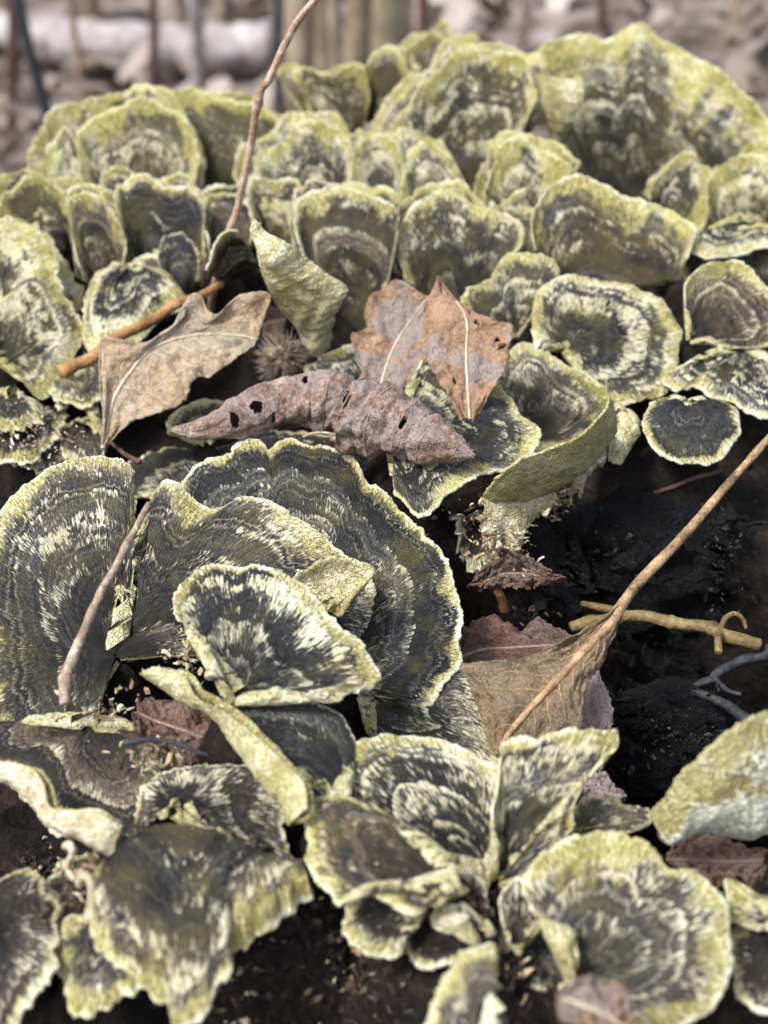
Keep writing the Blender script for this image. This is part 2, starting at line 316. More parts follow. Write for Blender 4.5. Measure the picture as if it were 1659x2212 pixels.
# ---------------------------------------------------------------- bracket fungi
ANCH = []                            # points where the wood has to reach up to carry something
GRP = 'bracket fungi growing on the stump'
SEED = [0]
def xy(s): return [tuple(float(q) for q in p.split(',')) for p in s.split()]
def shell(root, O, base, rim, facing, nu, nv, top, bottom, prm, shape, names=('cap', 'pore_surface')):
    """A bracket: a surface lofted from base curve to rim curve, thickened; top side towards `facing`."""
    seed = prm['seed']; B = curve(base, nu) if len(base) > 1 else np.repeat(np.asarray(base, float), nu, 0); Rm = curve(rim, nu)
    L = np.r_[0, np.cumsum(np.linalg.norm(np.diff(Rm, axis=0), axis=1))]
    rl = np.linalg.norm(Rm-B, axis=1); jag = prm['jag']
    j = 1+(jag*((n1(L*700, seed)-0.5)*0.22+(n1(L*2300, seed+3)-0.5)*0.16+(n1(L*210, seed+5)-0.5)*0.38)*0.0022)/np.maximum(rl, 0.006)
    uu = np.linspace(0, 1, nu); endf = sst(0, .05, uu)*sst(1, .95, uu) if len(base) == 1 else np.ones(nu)
    Rm = B+(Rm-B)*(1+(j-1)*endf)[:, None]
    v = np.linspace(0, 1, nv)**0.85; v[0] = 0.0 if len(base) > 1 else 0.015
    S = B[:, None]+(Rm-B)[:, None]*v[None, :, None]
    N = facing/np.linalg.norm(facing)
    A = np.broadcast_to(L[:, None], S.shape[:2]); rd = (1-v)[None, :]*rl[:, None]; V = np.broadcast_to(v[None, :], rd.shape)
    off = -shape['sink']*1e-3*(1-V)**2 + shape['bow']*1e-3*4*V*(1-V)
    off0 = off; off = - shape['roll']*1e-3*sst(0.72, 1.0, V)**2
    off = off + shape['ruf']*1e-3*V**2*((n1(A*150, seed+1)-0.5)*1.3+(n1(A*60, seed+2)-0.5)*1.6)
    off = off + 0.00042*(n1(rd*prm['zon']*1.3, seed+7)-0.5)*sst(0, .15, V)*2
    off = off + shape.get('wr', 1.2)*0.001*(fbm2(A*140, rd*90, seed, 4)-0.47)*sst(0, .3, V)
    off = off + 0.00030*(n2(A*1500, rd*160, seed+4)-0.5)*sst(0.05, .4, V)
    S = S + (off0+off*(0.1+0.9*endf[:, None]))[..., None]*N
    G = gridn(S); G[:, 0] = G[:, 1]
    if np.mean(G@N) < 0: G = -G; fl = True
    else: fl = False
    t = shape['thick']*1e-3*(0.36+0.85*(1-V))*(0.25+0.75*endf[:, None])
    te = t[:, -1]
    E = unit(S[:, -1]-S[:, -3]); gE = G[:, -1]
    rows = []; gr_ = 1+0.9*(n1(L*2600, seed+11)-.5)+0.5*(n1(L*900, seed+12)-.5)
    for q in (35, 75, 115, 150):
        rows.append(S[:, -1]+E*(te*0.5*gr_*math.sin(R(q)))[:, None]-gE*(te*0.5*(1-math.cos(R(q))))[:, None])
    T = np.concatenate([S]+[r_[:, None] for r_ in rows], 1); n2v = T.shape[1]
    A1 = np.zeros(T.shape); A1[..., 0] = L[:, None]; A1[:, :nv, 1] = rd; A1[:, nv:, 1] = -0.0003; A1[:, :nv, 2] = v; A1[:, nv:, 2] = 1
    P1 = np.empty(T.shape); P1[:] = (prm['cover'], prm['algae'], prm['brown'])
    P2 = np.empty(T.shape); P2[:] = (prm['rimw']*1e-3, seed, prm['zon'])
    if len(base) == 1 and shape.get('ends', True): A1[..., 1] += (0.006*(1-sst(0, .09, uu)*sst(1, .91, uu)))[:, None]
    f = lambda X: X.reshape(-1, 3)
    mesh(names[0], f(T), gfaces(nu, n2v, 0, not fl), top, root, O, {'A1': f(A1), 'P1': f(P1), 'P2': f(P2)})
    k = max(6, nv//4); idx = np.unique(np.linspace(0, nv-1, k).astype(int))
    U = S[:, idx]-G[:, idx]*t[:, idx, None]
    U = np.concatenate([U[:, :-1], rows[-1][:, None]], 1); m = U.shape[1]
    A2 = np.zeros(U.shape); A2[..., 0] = L[:, None]; A2[..., 1] = rd[:, idx]
    P1b = np.empty(U.shape); P1b[:] = (prm['cover'], prm['algae'], prm['brown'])
    mesh(names[1], f(U), gfaces(nu, m, 0, fl), bottom, root, O, {'A1': f(A2), 'P1': f(P1b)})

TIERED = set()
def BR(label, apex, rim, tilt=20, az=0, q=1.0, flip=False, cover=.5, algae=.5, brown=.2, rimw=3.0, zon=330, jag=1.0,
       sink=2.0, bow=0.0, roll=0.8, ruf=0.8, thick=1.5, margin=None, top=None, base=None, cat='bracket fungus', name='bracket_fungus', anchor=True, ends=True, tier=None, wide=None):
    """apex/rim: photo positions; the bracket lies in a plane through its apex, tilted towards the camera."""
    if tier is None: tier = q <= .8 and tilt > 24 and not flip and base is None
    if tier:                         # the next shelf of the same growth, just behind and below
        key = label.split(',')[0]
        for w_ in (' with ', ' behind ', ' in front', ' at the ', ' beside ', ' squeezed', ' rising', ' standing', ' next to', ' below ', ' between ', ' touching', ' filling'): key = key.split(w_)[0]
        if key in TIERED: key = label.split(',')[0]
        TIERED.add(key); rr_ = random.Random(len(label)*7+int(apex[0])); sh = rr_.uniform(-.14, .14)
        pts = ' '.join('%.0f,%.0f' % (apex[0]+(p[0]-apex[0])*1.24+sh*(apex[1]-p[1]), apex[1]+(p[1]-apex[1])*rr_.uniform(1.02, 1.13)) for p in xy(rim))
        BR('shelf tier layered behind the '+' '.join(key.split()[:9]), (apex[0]+sh*20, apex[1]-6, apex[2]-3.5), pts, tilt=tilt-4, az=az, q=q*.8, cover=min(.7, cover+.06), algae=algae, brown=min(1, brown+.25), rimw=rimw*.9, zon=zon, jag=jag*1.3, sink=sink*.6, ruf=ruf*1.5+.3, tier=False, anchor=anchor)
    if wide is None: wide = .6 if (q <= .8 and tilt > 24 and not flip and base is None) else 0
    SEED[0] += 1; seed = SEED[0]*1.37
    if tilt > 24 and not flip: algae = min(1, algae+.15); brown = min(1, brown+.15); sink = sink*1.5+1.5; ruf = ruf*1.4+.6; wr = 2.4; roll = -0.7; thick = thick*.6; jag = jag*1.5
    else: wr = 1.2
    prm = dict(seed=seed, cover=cover, algae=algae, brown=brown, rimw=rimw*.66, zon=zon, jag=jag)
    shape = dict(sink=sink, bow=bow, roll=roll, ruf=ruf, thick=thick, wr=wr)
    n = nrm(tilt, az); P0 = pt(*apex)
    rp = []
    for p in xy(rim):
        Q = ppl(p[0], p[1], P0, n)
        if len(p) > 2:               # raised or lowered by p[2] mm, still on the same ray
            Q = pt(p[0], p[1], Q[2]*1000+p[2])
        rp.append(Q)
    bp = [P0] if base is None else [pt(*p) for p in xy(base)]
    if wide: bp = [P0+wide*(rp[0]-P0), P0+.5*wide*(rp[0]-P0)-n*.001, P0, P0+.5*wide*(rp[-1]-P0)-n*.001, P0+wide*(rp[-1]-P0)]
    elif ends and base is None: rp = [P0+(rp[0]-P0)*0.35]+rp+[P0+(rp[-1]-P0)*0.35]
    if anchor: ANCH.extend([np.array(b)-n*sink*1e-3 for b in ([P0] if wide else bp)])
    O = bp[len(bp)//2]
    root = tag(empty(name, O), label, cat, GRP)
    L = np.linalg.norm(np.diff(np.array(rp), axis=0), axis=1).sum()
    nu = int(np.clip(L/0.00036*q, 60, 760)); nv = int(np.clip(np.linalg.norm(rp[len(rp)//2]-O)/0.0006*q, 18, 80))
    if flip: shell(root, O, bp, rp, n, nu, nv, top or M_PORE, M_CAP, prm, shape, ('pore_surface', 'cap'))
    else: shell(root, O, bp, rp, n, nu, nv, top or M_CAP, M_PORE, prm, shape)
    if margin:                       # a folded-over margin showing its underside
        inn, outr = [[pt(*p) for p in xy(s)] for s in margin]
        d = np.mean(inn, 0)-np.mean(outr, 0); tn = np.gradient(np.array(inn), axis=0).mean(0); fc = np.cross(d, tn)
        if np.dot(fc, CAM-np.mean(inn, 0)) < 0: fc = -fc
        sh2 = dict(sink=0, bow=1.2, roll=0.5, ruf=0.5, thick=1.2); p2 = dict(prm); p2['jag'] = 1.2
        Lm = np.linalg.norm(np.diff(np.array(outr), axis=0), axis=1).sum()
        shell(root, O, inn, outr, fc, int(np.clip(Lm/0.0005*q, 30, 220)), 18, M_PORE if margin_pore[0] else M_CREAM, M_CAP, p2, sh2, ('folded_margin', 'margin_back'))
    return root
margin_pore = [True]

def LOFT(label, base, rim, q=1.0, flip=True, cover=.5, algae=.5, brown=.2, rimw=3.0, zon=330, jag=1.0, bow=1.0, roll=0.3, ruf=0.6, thick=1.4,
         top=None, cat='bracket fungus', name='bracket_fungus', anchor=True):
    """An upright or folded bracket given by its attached edge and its free edge, both with heights."""
    SEED[0] += 1; seed = SEED[0]*1.37
    prm = dict(seed=seed, cover=cover, algae=algae, brown=brown, rimw=rimw*.66, zon=zon, jag=jag)
    shape = dict(sink=0, bow=bow, roll=roll, ruf=ruf, thick=thick)
    bp = [pt(*p) for p in xy(base)]; rp = [pt(*p) for p in xy(rim)]
    d = np.mean(rp, 0)-np.mean(bp, 0); tn = np.array(rp[-1])-np.array(rp[0]); fc = np.cross(d, tn)
    if np.dot(fc, CAM-np.mean(rp, 0)) < 0: fc = -fc
    if anchor: ANCH.append(min(bp, key=lambda p: p[2]))
    O = bp[len(bp)//2]; root = tag(empty(name, O), label, cat, GRP)
    L = np.linalg.norm(np.diff(np.array(rp), axis=0), axis=1).sum()
    nu = int(np.clip(L/0.00045*q, 40, 320)); nv = int(np.clip(np.linalg.norm(rp[len(rp)//2]-O)/0.0006*q, 14, 60))
    if flip: shell(root, O, bp, rp, fc, nu, nv, top or M_PORE, M_CAP, prm, shape, ('pore_surface', 'cap'))
    else: shell(root, O, bp, rp, fc, nu, nv, top or M_CAP, M_PORE, prm, shape)
    return root

# --- the big rosette in the foreground
BR('wide dark three-lobed sheet with cream-streaked rim, crossed by a thin dry stem', (238,1378,4),
   '190,1640 110,1690 10,1650 -50,1570 -75,1480 -80,1370 -70,1260 -40,1160 10,1085 60,1036 120,1000 190,980 255,982 282,1003 288,1045 291,1100 296,1150 308,1138 319,1095 332,1050 352,1027 385,1030 402,1050 416,1072 440,1085 470,1084 498,1072 527,1058 580,1074 640,1110 690,1146 737,1186 772,1216 800,1250 805,1300 780,1360 700,1430',
   tilt=16, sink=5, cover=.54, algae=.42, brown=.5, rimw=4.2, zon=290, ruf=.5, ends=False)
BR('largest dark slate fan with scalloped pale rim and sparse cream flecks, behind the three-lobed sheet', (640,1430,0),
   '420,1120 402,1070 395,1034 415,1003 450,984 499,972 506,957 540,943 568,948 580,962 600,944 632,938 665,955 702,957 750,977 780,1005 797,1032 830,1048 862,1094 905,1130 932,1164 952,1180 966,1204 982,1249 986,1289 995,1329 990,1379 994,1424 955,1470 900,1520',
   tilt=13, sink=2, cover=.30, algae=.45, brown=.05, rimw=2.3, zon=300, ruf=.5)
BR('dark ragged lobe with a torn hole, against the ochre leaf with the long stalk', (790,1490,-2),
   '930,1440 985,1432 1012,1445 1026,1470 1040,1526 1062,1568 1066,1616 1082,1645 1000,1680 900,1680 820,1640', tilt=6, cover=.55, algae=.5, brown=.3, rimw=2.0, sink=0, ruf=1.0)
BR('pale cream-streaked fan lying on top of the large rosette', (508,1478,15),
   '440,1462 448,1426 440,1394 402,1354 380,1324 372,1294 385,1259 410,1234 450,1210 480,1218 520,1219 545,1212 575,1223 610,1234 650,1259 690,1299 725,1339 765,1369 795,1404 820,1449 812,1469 785,1482 742,1492 700,1512',
   tilt=15, sink=2.5, cover=.74, algae=.30, brown=.1, rimw=2.6, zon=330, ruf=.6)
BR('small upturned cone showing its cream pores, behind the pale streaked fan', (712,1322,9),
   '640,1275 652,1249 680,1225 720,1209 760,1215 800,1233 781,1260 756,1290 735,1325', tilt=50, flip=True, sink=0, bow=-1.5, algae=.55, jag=1.0, roll=-.5)
BR('smooth slate-grey fan with a long cream folded-over edge', (725,1725,9),
   '662,1770 650,1705 606,1646 562,1604 520,1572 470,1530 500,1508 560,1500 640,1500 710,1520 750,1555 765,1610',
   tilt=10, sink=1, cover=.14, algae=.2, brown=.1, rimw=.9, zon=420, ruf=.3,
   margin=('330,1440,15 375,1446,16 402,1465,16 425,1505,15 478,1535,15 532,1572,15 577,1611,14.5 622,1656,14 656,1692,13.5 664,1745,13',
           '312,1450,14 334,1475,12 370,1502,10 400,1530,9 462,1547,9 500,1615,8 550,1678,8 598,1742,8 622,1790,9'))
# --- front centre cluster
BR('fan with a thick white rim and ochre-flecked bands above the brown banded fan', (1060,1890,3),
   '760,1790 732,1700 732,1656 746,1626 770,1602 800,1590 832,1581 880,1581 930,1590 980,1602 1015,1616 1040,1632 1078,1650 1110,1700',
   tilt=22, sink=1, cover=.70, algae=.2, brown=.35, rimw=2.6, zon=380)
BR('winged fan with a pointed white corner beside the dark hollow', (1085,1895,5),
   '1062,1760 1076,1690 1082,1634 1092,1615 1130,1597 1180,1587 1230,1582 1280,1580 1322,1583 1332,1597 1320,1621 1280,1661 1256,1697 1241,1736 1231,1776 1225,1805 1180,1870',
   tilt=34, az=10, sink=1, cover=.72, algae=.35, brown=.2, rimw=2.2, zon=380, ruf=.3)
BR('brown fan with fine parallel bands and an olive rim', (990,1892,9),
   '880,1790 830,1745 782,1722 740,1709 712,1709 685,1716 665,1736 655,1761 664,1806 662,1846 675,1886 700,1916 725,1941 738,1951 762,1928 800,1926 850,1950 900,1975',
   tilt=8, sink=1, cover=.22, algae=.5, brown=1.0, rimw=2.4, zon=760, ruf=.3)
BR('small oval grey lobe with a smooth pinkish margin over bare soil', (905,1940,4),
   '800,1915 768,1931 750,1950 740,1981 746,2011 770,2036 800,2047 832,2050 866,2052 876,2030 890,2000', tilt=0, cover=.3, algae=.05, brown=.8, rimw=1.3, zon=420, sink=0, roll=1.2, ruf=.2)
BR('tiny tan scalloped lobe at the foot of the brown banded fan', (985,1985,3),
   '978,1910 990,1880 1012,1875 1040,1900 1050,1928 1042,1976', tilt=30, cover=.3, algae=.1, brown=.9, rimw=1.2, sink=0)
BR('tiny pinkish white nodule in the dark gap', (1040,2022,4),
   '975,2015 945,2000 938,1960 955,1927 982,1931 1020,1966 1040,1998', tilt=15, cover=.75, algae=.05, brown=.8, rimw=2.5, sink=0, bow=1.2)
BR('small dark heart-shaped lobe touching the round olive-rimmed fan', (1112,2045,2),
   '1086,1985 1082,1942 1091,1918 1110,1907 1132,1911 1157,1940 1187,1976 1152,1996 1135,2030', tilt=25, cover=.25, algae=.2, brown=.7, rimw=1.0, sink=0)
BR('round cupped fan with broad olive rim and blotchy cream spots', (1262,2085,7),
   '1230,2010 1195,1988 1165,1971 1145,1946 1130,1921 1125,1896 1150,1861 1180,1831 1220,1811 1265,1800 1305,1791 1360,1801 1397,1817 1422,1847 1438,1873 1475,1876 1502,1882 1530,1906 1555,1932 1570,1966 1577,2006 1580,2051 1574,2101 1555,2151 1530,2181 1480,2202 1430,2225 1350,2262 1270,2270',
   tilt=17, sink=4, cover=.55, algae=.5, brown=.5, rimw=4.4, zon=300, ruf=.6)
BR('narrow fan with a chunky white edge standing in front of the olive-rimmed cup', (1065,2262,8),
   '905,2290 915,2240 930,2156 945,2116 975,2081 1000,2051 1030,2041 1065,2036 1078,2052 1074,2086 1072,2151 1080,2230', tilt=20, cover=.4, algae=.45, brown=.5, rimw=2.6, sink=0)
# --- bottom left
margin_pore[0] = False
BR('old dark brown sheet with a torn white curled edge', (215,1560,3),
   '-70,1560 -80,1640 0,1662 42,1692 72,1742 110,1778 150,1792 205,1806 260,1830 330,1820 400,1770 410,1690 370,1600', tilt=6, sink=0, cover=.30, algae=.3, brown=.9, rimw=.8, jag=1.8, ruf=1.2,
   margin=('-40,1640,8 0,1646,9 40,1651,10 72,1663,11 95,1696,10 107,1741,9 150,1751,9 200,1746,10 236,1771,10 266,1783,9',
           '-40,1684,3 0,1698,3 30,1703,4 55,1733,4 76,1758,4 106,1788,4 150,1812,4 200,1832,4 230,1850,3 262,1862,2'))
margin_pore[0] = True
BR('broad drooping dark fan with yellow-crusted ragged lower edge', (380,1800,7), base='630,1862,5 560,1835,6.5 450,1790,7.5 350,1780,7.5 270,1815,6.5 215,1880,4', ends=False, rim=
   '655,1874 674,1904 615,1946 565,1991 515,2026 500,2046 501,2081 475,2101 455,2126 440,2166 400,2176 372,2192 351,2141 320,2120 290,2090 240,2070 200,2020 190,1950 200,1890',
   tilt=2, sink=0, bow=1.5, cover=.60, algae=.5, brown=.6, rimw=4.2, zon=300, jag=1.8, roll=2.0)
BR('small brownish lobe with pale yellow hem beside the broad drooping fan', (215,2010,1),
   '150,1970 122,2010 118,2080 144,2136 155,2162 190,2177 230,2157 280,2132 322,2118 332,2085 300,2030', tilt=0, sink=0, cover=.55, algae=.4, brown=.6, rimw=2.6, jag=1.8, roll=1.5)
BR('weathered brown fan with holes and a lilac cast, below the curled strands', (-40,2010,3),
   '-60,1880 0,1877 40,1872 75,1887 100,1927 114,1952 125,2006 111,2046 106,2100 100,2131 60,2172 0,2222 -60,2240', tilt=3, sink=0, cover=.24, algae=.1, brown=.95, rimw=1.0, jag=2.0, roll=1.0, ruf=1.3)
BR('dark cracked slab between the folded grey fan and the broad drooping fan', (390,1745,5),
   '300,1760 300,1700 340,1672 402,1660 450,1656 500,1656 560,1677 596,1727 616,1787 626,1832 650,1872 590,1862 530,1836 450,1800', tilt=6, sink=0, cover=.32, algae=.25, brown=.5, rimw=.9, jag=1.8, ruf=1.4)
# --- right foreground
LOFT('upright pale slab showing honeycomb pores and white mould above the red leaf', '1710,1810,3 1659,1802,3 1620,1815,2 1560,1806,2 1520,1800,2 1490,1806,2 1455,1822,2 1430,1816,2 1416,1795,3',
     '1720,1540,20 1659,1566,21 1610,1591,21 1570,1621,20 1520,1661,18 1480,1696,15 1455,1726,12 1430,1751,9 1412,1776,6', algae=.3, jag=1.6, top=M_MOULD, bow=2.5, ruf=1.4, anchor=False); ANCH.append(pt(1730, 1800, 3))
BR('low flecked lobe tufted with moss, between the winged fan and the pale slab', (1250,1795,3),
   '1215,1760 1240,1728 1270,1712 1312,1722 1352,1738 1402,1746 1395,1776 1335,1800', tilt=10, cover=.6, algae=.7, brown=.5, rimw=1.2, jag=2.0, sink=0)
BR('cream ragged lobe above the dark bracket at the edge of the red leaf', (1690,1985,5),
   '1640,2000 1574,1964 1570,1928 1585,1891 1612,1911 1650,1925 1720,1940', tilt=5, cover=.8, algae=.5, brown=.2, rimw=3, jag=1.8, sink=0)
BR('dark purplish lobe right of the round olive-rimmed fan', (1740,2080,2),
   '1700,1960 1640,1968 1595,1985 1585,2040 1590,2110 1610,2150 1680,2180 1750,2180', tilt=5, cover=.25, algae=.2, brown=.7, rimw=1, sink=0)
# --- middle right
BR('dark fan with a yellow rim under the two rusty leaves', (850,935,11),
   '930,760 1000,780 1060,815 1090,842 1115,868 1131,898 1155,918 1168,940 1163,958 1125,1004 1070,1015 1020,1030 965,1055 945,1085 925,1110 900,1110 878,1085 850,1050',
   tilt=7, sink=0, cover=.46, algae=.6, brown=.1, rimw=3.0, ruf=.7)
BR('deep cup with yellow crusted rim beside the dark fan under the leaves', (1160,930,4),
   '1060,820 1080,770 1105,746 1130,731 1170,739 1197,764 1230,788 1267,804 1310,829 1323,858 1306,893 1281,928 1246,958 1182,985 1125,1000 1080,1000',
   tilt=15, sink=3, cover=.45, algae=.65, brown=.5, rimw=4.0, zon=330)
LOFT('olive outer wall of the deep cup hanging over the hollow', '1318,940,8 1300,962,6 1282,985,5 1240,1030,4 1200,1062,3 1150,1085,2 1110,1090,2 1065,1100,2',
     '1322,862,21 1306,896,20 1281,931,19 1246,961,18 1182,988,17 1125,1003,16 1075,1045,13 1045,1075,8', algae=.75, jag=1.0, bow=2.0)
BR('white lumpy flap beside the deep cup, above the hollow', (1330,895,10),
   '1305,940 1318,985 1345,995 1368,960 1383,920 1372,892', tilt=25, flip=True, sink=0, bow=1.5, algae=.2, jag=1.8)
BR('small round greyish disc with a pale hem overhanging the dark hollow', (1487,872,11),
   '1420,862 1394,886 1389,918 1404,953 1434,978 1469,993 1519,991 1554,979 1585,953 1600,926 1595,893 1578,872 1545,864', tilt=16, sink=0, bow=.8, cover=.42, algae=.35, brown=.05, rimw=1.6, zon=380)
BR('broad round fan with greenish scalloped rim and cream spots, behind the deep cup', (1228,735,10),
   '1165,755 1153,695 1155,650 1180,613 1207,593 1260,588 1300,595 1355,604 1392,623 1432,649 1456,679 1471,710 1468,748 1470,780 1456,820 1425,848 1380,859 1330,866 1280,850',
   tilt=20, sink=2, cover=.70, algae=.6, brown=.15, rimw=3.2, zon=320)
BR('pale wavy shelf above the small round disc', (1610,745,9),
   '1440,800 1460,838 1500,827 1540,846 1580,850 1620,869 1680,886 1760,850', tilt=8, sink=0, cover=.62, algae=.35, brown=.2, rimw=2.6, ruf=1.6)
BR('dark brown fan with an ochre rim above the pale wavy shelf', (1500,715,12),
   '1478,660 1482,622 1520,587 1580,564 1632,590 1664,622 1704,680 1690,735 1600,750', tilt=28, sink=1, cover=.42, algae=.4, brown=.7, rimw=2.6)
BR('whitish wavy-edged shelf above the dark brown fan', (1610,470,17),
   '1480,520 1486,548 1530,562 1580,553 1659,536 1740,520', tilt=12, sink=0, cover=.75, algae=.5, brown=.1, rimw=3.5, ruf=1.6, q=.7)
BR('wide fan with a thick orange-yellow rim behind the broad round fan', (1320,600,12),
   '1160,545 1150,492 1165,442 1200,398 1250,381 1290,400 1345,418 1390,428 1445,446 1496,486 1493,522 1480,565',
   base='1190,575,12 1250,600,12 1330,608,12 1410,605,12 1465,590,12', tilt=38, sink=0, bow=-1.5, cover=.45, algae=.55, brown=.75, rimw=5.5, zon=360, q=.8)
BR('fan with tan crinkled rim standing behind the two rusty leaves', (965,650,8),
   '880,600 864,545 864,503 879,463 904,433 939,413 979,418 1014,438 1044,458 1074,458 1100,453 1124,473 1133,503 1125,533 1090,575', tilt=38, sink=2, cover=.50, algae=.45, brown=.45, rimw=3.6, q=.8)
BR('dark fan with a tan scalloped rim, left of the crinkled tan-rimmed fan', (790,700,5),
   '690,620 655,555 640,500 640,445 670,416 720,412 780,422 830,445 856,470 856,512 846,572 832,620', tilt=40, sink=2.5, cover=.42, algae=.45, brown=.5, rimw=3.2, q=.8)
BR('low ochre-speckled fan touching the rusty leaf and the broad round fan', (1115,705,9),
   '1010,690 1003,650 1030,623 1060,598 1070,573 1100,553 1140,552 1180,563 1205,583 1195,625 1170,670', tilt=30, sink=1, cover=.55, algae=.5, brown=.4, rimw=2.6)
LOFT('upright pointed flap with pale yellow-green underside, like a folded cone', '546,484,36 552,530,33 565,590,28 595,655,20 640,710,13 655,745,10 672,760,8',
     '548,474,37 576,507,35 620,528,34 650,558,31 700,593,28 748,623,25 745,645,23 731,670,20 716,708,15 712,752,9', algae=.32, bow=2.0, jag=1.3, top=M_PORE)
BR('pale cream lobe tucked under the left rusty leaf', (790,840,5),
   '690,830 666,805 662,785 690,755 740,735 800,740', tilt=15, cover=.75, algae=.4, brown=.1, rimw=3, sink=0)
LOFT('thin tan-edged fold beside the pointed flap', '480,612,10 520,598,12 560,600,12 592,645,8', '450,590,20 466,540,25 486,512,27 520,505,27', flip=False, cover=.5, brown=.8, algae=.5, rimw=3, q=.8)
# --- left
BR('tall olive-rimmed fan with yellow blotches along its top edge', (310,460,10),
   '180,390 165,315 171,276 200,250 250,235 300,221 350,226 390,246 416,281 426,321 426,371 410,440', tilt=48, sink=3, cover=.45, algae=.7, brown=.4, rimw=5.5, q=.7)
BR('dark mossy fan in deep shade behind the tall rusty stem', (490,440,6),
   '350,330 350,240 385,203 440,206 500,228 560,232 600,275 590,360', tilt=38, sink=3, cover=.28, algae=.95, brown=.1, rimw=4, q=.6)
BR('crumpled yellow-green fan at the left flank of the tall olive-rimmed fan', (205,440,11),
   '95,430 82,390 82,350 110,310 135,285 165,310 210,370', tilt=45, cover=.65, algae=.8, brown=.2, rimw=5, q=.7, jag=1.6)
BR('yellow-green fan below the crumpled one, above the pale lumpy lobes', (125,525,11),
   '0,520 0,470 20,420 75,386 110,400 160,450', tilt=42, cover=.55, algae=.8, brown=.3, rimw=5, q=.7)
BR('narrow upright spoon-shaped fan with a brown-and-cream edge', (218,625,9),
   '180,605 158,520 148,452 160,425 190,418 230,445 258,480 270,530 262,590', tilt=48, sink=2.5, cover=.45, algae=.45, brown=.6, rimw=3, q=.8)
BR('dark fan with a raised double-lobed cream edge in front of the tall olive-rimmed fan', (370,610,8),
   '270,560 255,465 250,425 260,395 290,378 325,385 355,405 385,408 415,415 436,446 441,485 441,560 425,610', tilt=46, sink=3, cover=.35, algae=.45, brown=.25, rimw=2.4, q=.8)
BR('dark felted knob-like fan at the foot of the double-lobed fan', (395,640,9),
   '350,600 345,555 355,520 380,505 412,518 432,550 432,610', tilt=40, cover=.18, algae=.2, brown=.1, rimw=.8, bow=2.5, sink=0, q=.8)
BR('dim brownish fan beside the tall rusty stem', (495,565,9),
   '442,530 442,470 452,430 480,419 522,438 548,480 545,530', tilt=42, cover=.3, algae=.4, brown=.6, rimw=1.5, q=.8)
BR('pale lumpy yellow-white fan with drooping ragged front lobes, above the orange stick', (280,590,13),
   '190,600 175,655 178,695 192,742 240,742 300,722 345,682 402,652 390,620 370,590', tilt=5, sink=0, bow=2, cover=.80, algae=.45, brown=.1, rimw=5, jag=1.6, q=.8, ruf=1.8, roll=1.5)
BR('brownish fan rising behind the pale lumpy fan', (300,640,9),
   '240,640 262,590 290,560 330,545 356,560 370,592 374,640', tilt=35, cover=.4, algae=.4, brown=.6, rimw=2, q=.8)
BR('very pale lemon lobe beside the spoon-shaped fan', (-10,640,11),
   '-70,500 0,478 45,475 86,505 112,550 132,592 140,640 100,690', tilt=25, sink=0, bow=2, cover=.9, algae=.6, brown=.0, rimw=6, jag=1.4, q=.7)
BR('dark green fan with cream flecks below the very pale lemon lobe', (0,770,7),
   '-60,650 0,640 60,590 105,595 142,640 170,692 176,722 150,770 130,820 80,850', tilt=18, sink=0, bow=1, cover=.62, algae=.8, brown=.0, rimw=3.5, jag=1.6, q=.8)
BR('small grey-green lobe between the orange stick and the tan lobed leaf', (180,830,3),
   '130,880 122,855 140,838 170,850 200,880 218,905 222,940', tilt=5, cover=.5, algae=.5, brown=.3, rimw=1.5, jag=1.6)
BR('small brown lobe stacked under the grey-green one by the leaf tip', (190,900,1),
   '128,930 130,960 150,985 185,995 215,985 222,950', tilt=0, cover=.4, algae=.4, brown=.7, rimw=1.5, jag=1.6)
BR('pale yellow crescent lobe under the tan lobed leaf beside the rolled leaf', (440,935,2),
   '365,930 368,895 400,868 440,858 480,868 492,900', tilt=18, cover=.35, algae=.5, brown=.5, rimw=2.0)
# --- low layers showing in the gaps
LOFT('lacy torn tissue hanging under the deep cup', '1045,1075,8 1080,1085,7 1120,1075,7 1160,1070,6 1200,1055,6', '1030,1150,1 1060,1175,0 1090,1165,0 1115,1190,-1 1140,1130,1 1190,1100,2', algae=.4, jag=7, ruf=2.5, top=M_CREAM, anchor=False)
LOFT('ragged pale wisp hanging below the white lumpy flap', '1240,1020,5 1270,990,6 1305,960,8', '1215,1075,0 1245,1080,0 1262,1050,2 1300,1010,4', algae=.3, jag=6, ruf=2, top=M_CREAM, anchor=False)
BR('crumbled woody tan lobe under the lacy torn tissue', (1030,1120,-4), '985,1130 990,1190 1010,1240 1060,1250 1110,1230 1130,1180 1110,1130', tilt=5, sink=0, cover=.5, algae=.1, brown=1, rimw=1.5, jag=5, ruf=2.5)
BR('dark grey-green flecked sheet under the rolled leaf', (470,1080,-4), '215,1060 225,1010 262,985 330,962 400,948 480,940 580,930 680,935 760,960 830,1010 850,1060', tilt=4, sink=0, cover=.38, algae=.4, brown=.3, rimw=1.2, jag=2, ruf=1.5)
BR('crusty yellow-green cap with a bright edge, below the dark green fan', (25,850,7), '-50,850 -40,900 0,935 45,930 80,900 85,860', tilt=5, sink=0, cover=.75, algae=.6, brown=.3, rimw=3, jag=3, ruf=1.5)
BR('crusty tan cap stacked under the bright-edged yellow-green cap', (60,900,3), '-40,900 -30,960 20,990 75,985 115,950 120,900', tilt=4, sink=0, cover=.6, algae=.4, brown=.8, rimw=2.5, jag=3, ruf=1.5)
BR('lowest crusty brown cap above the broad cream-streaked fan', (130,935,0), '50,950 60,1000 110,1025 170,1015 215,985 220,940', tilt=3, sink=0, cover=.5, algae=.3, brown=.9, rimw=2, jag=3, ruf=1.5)
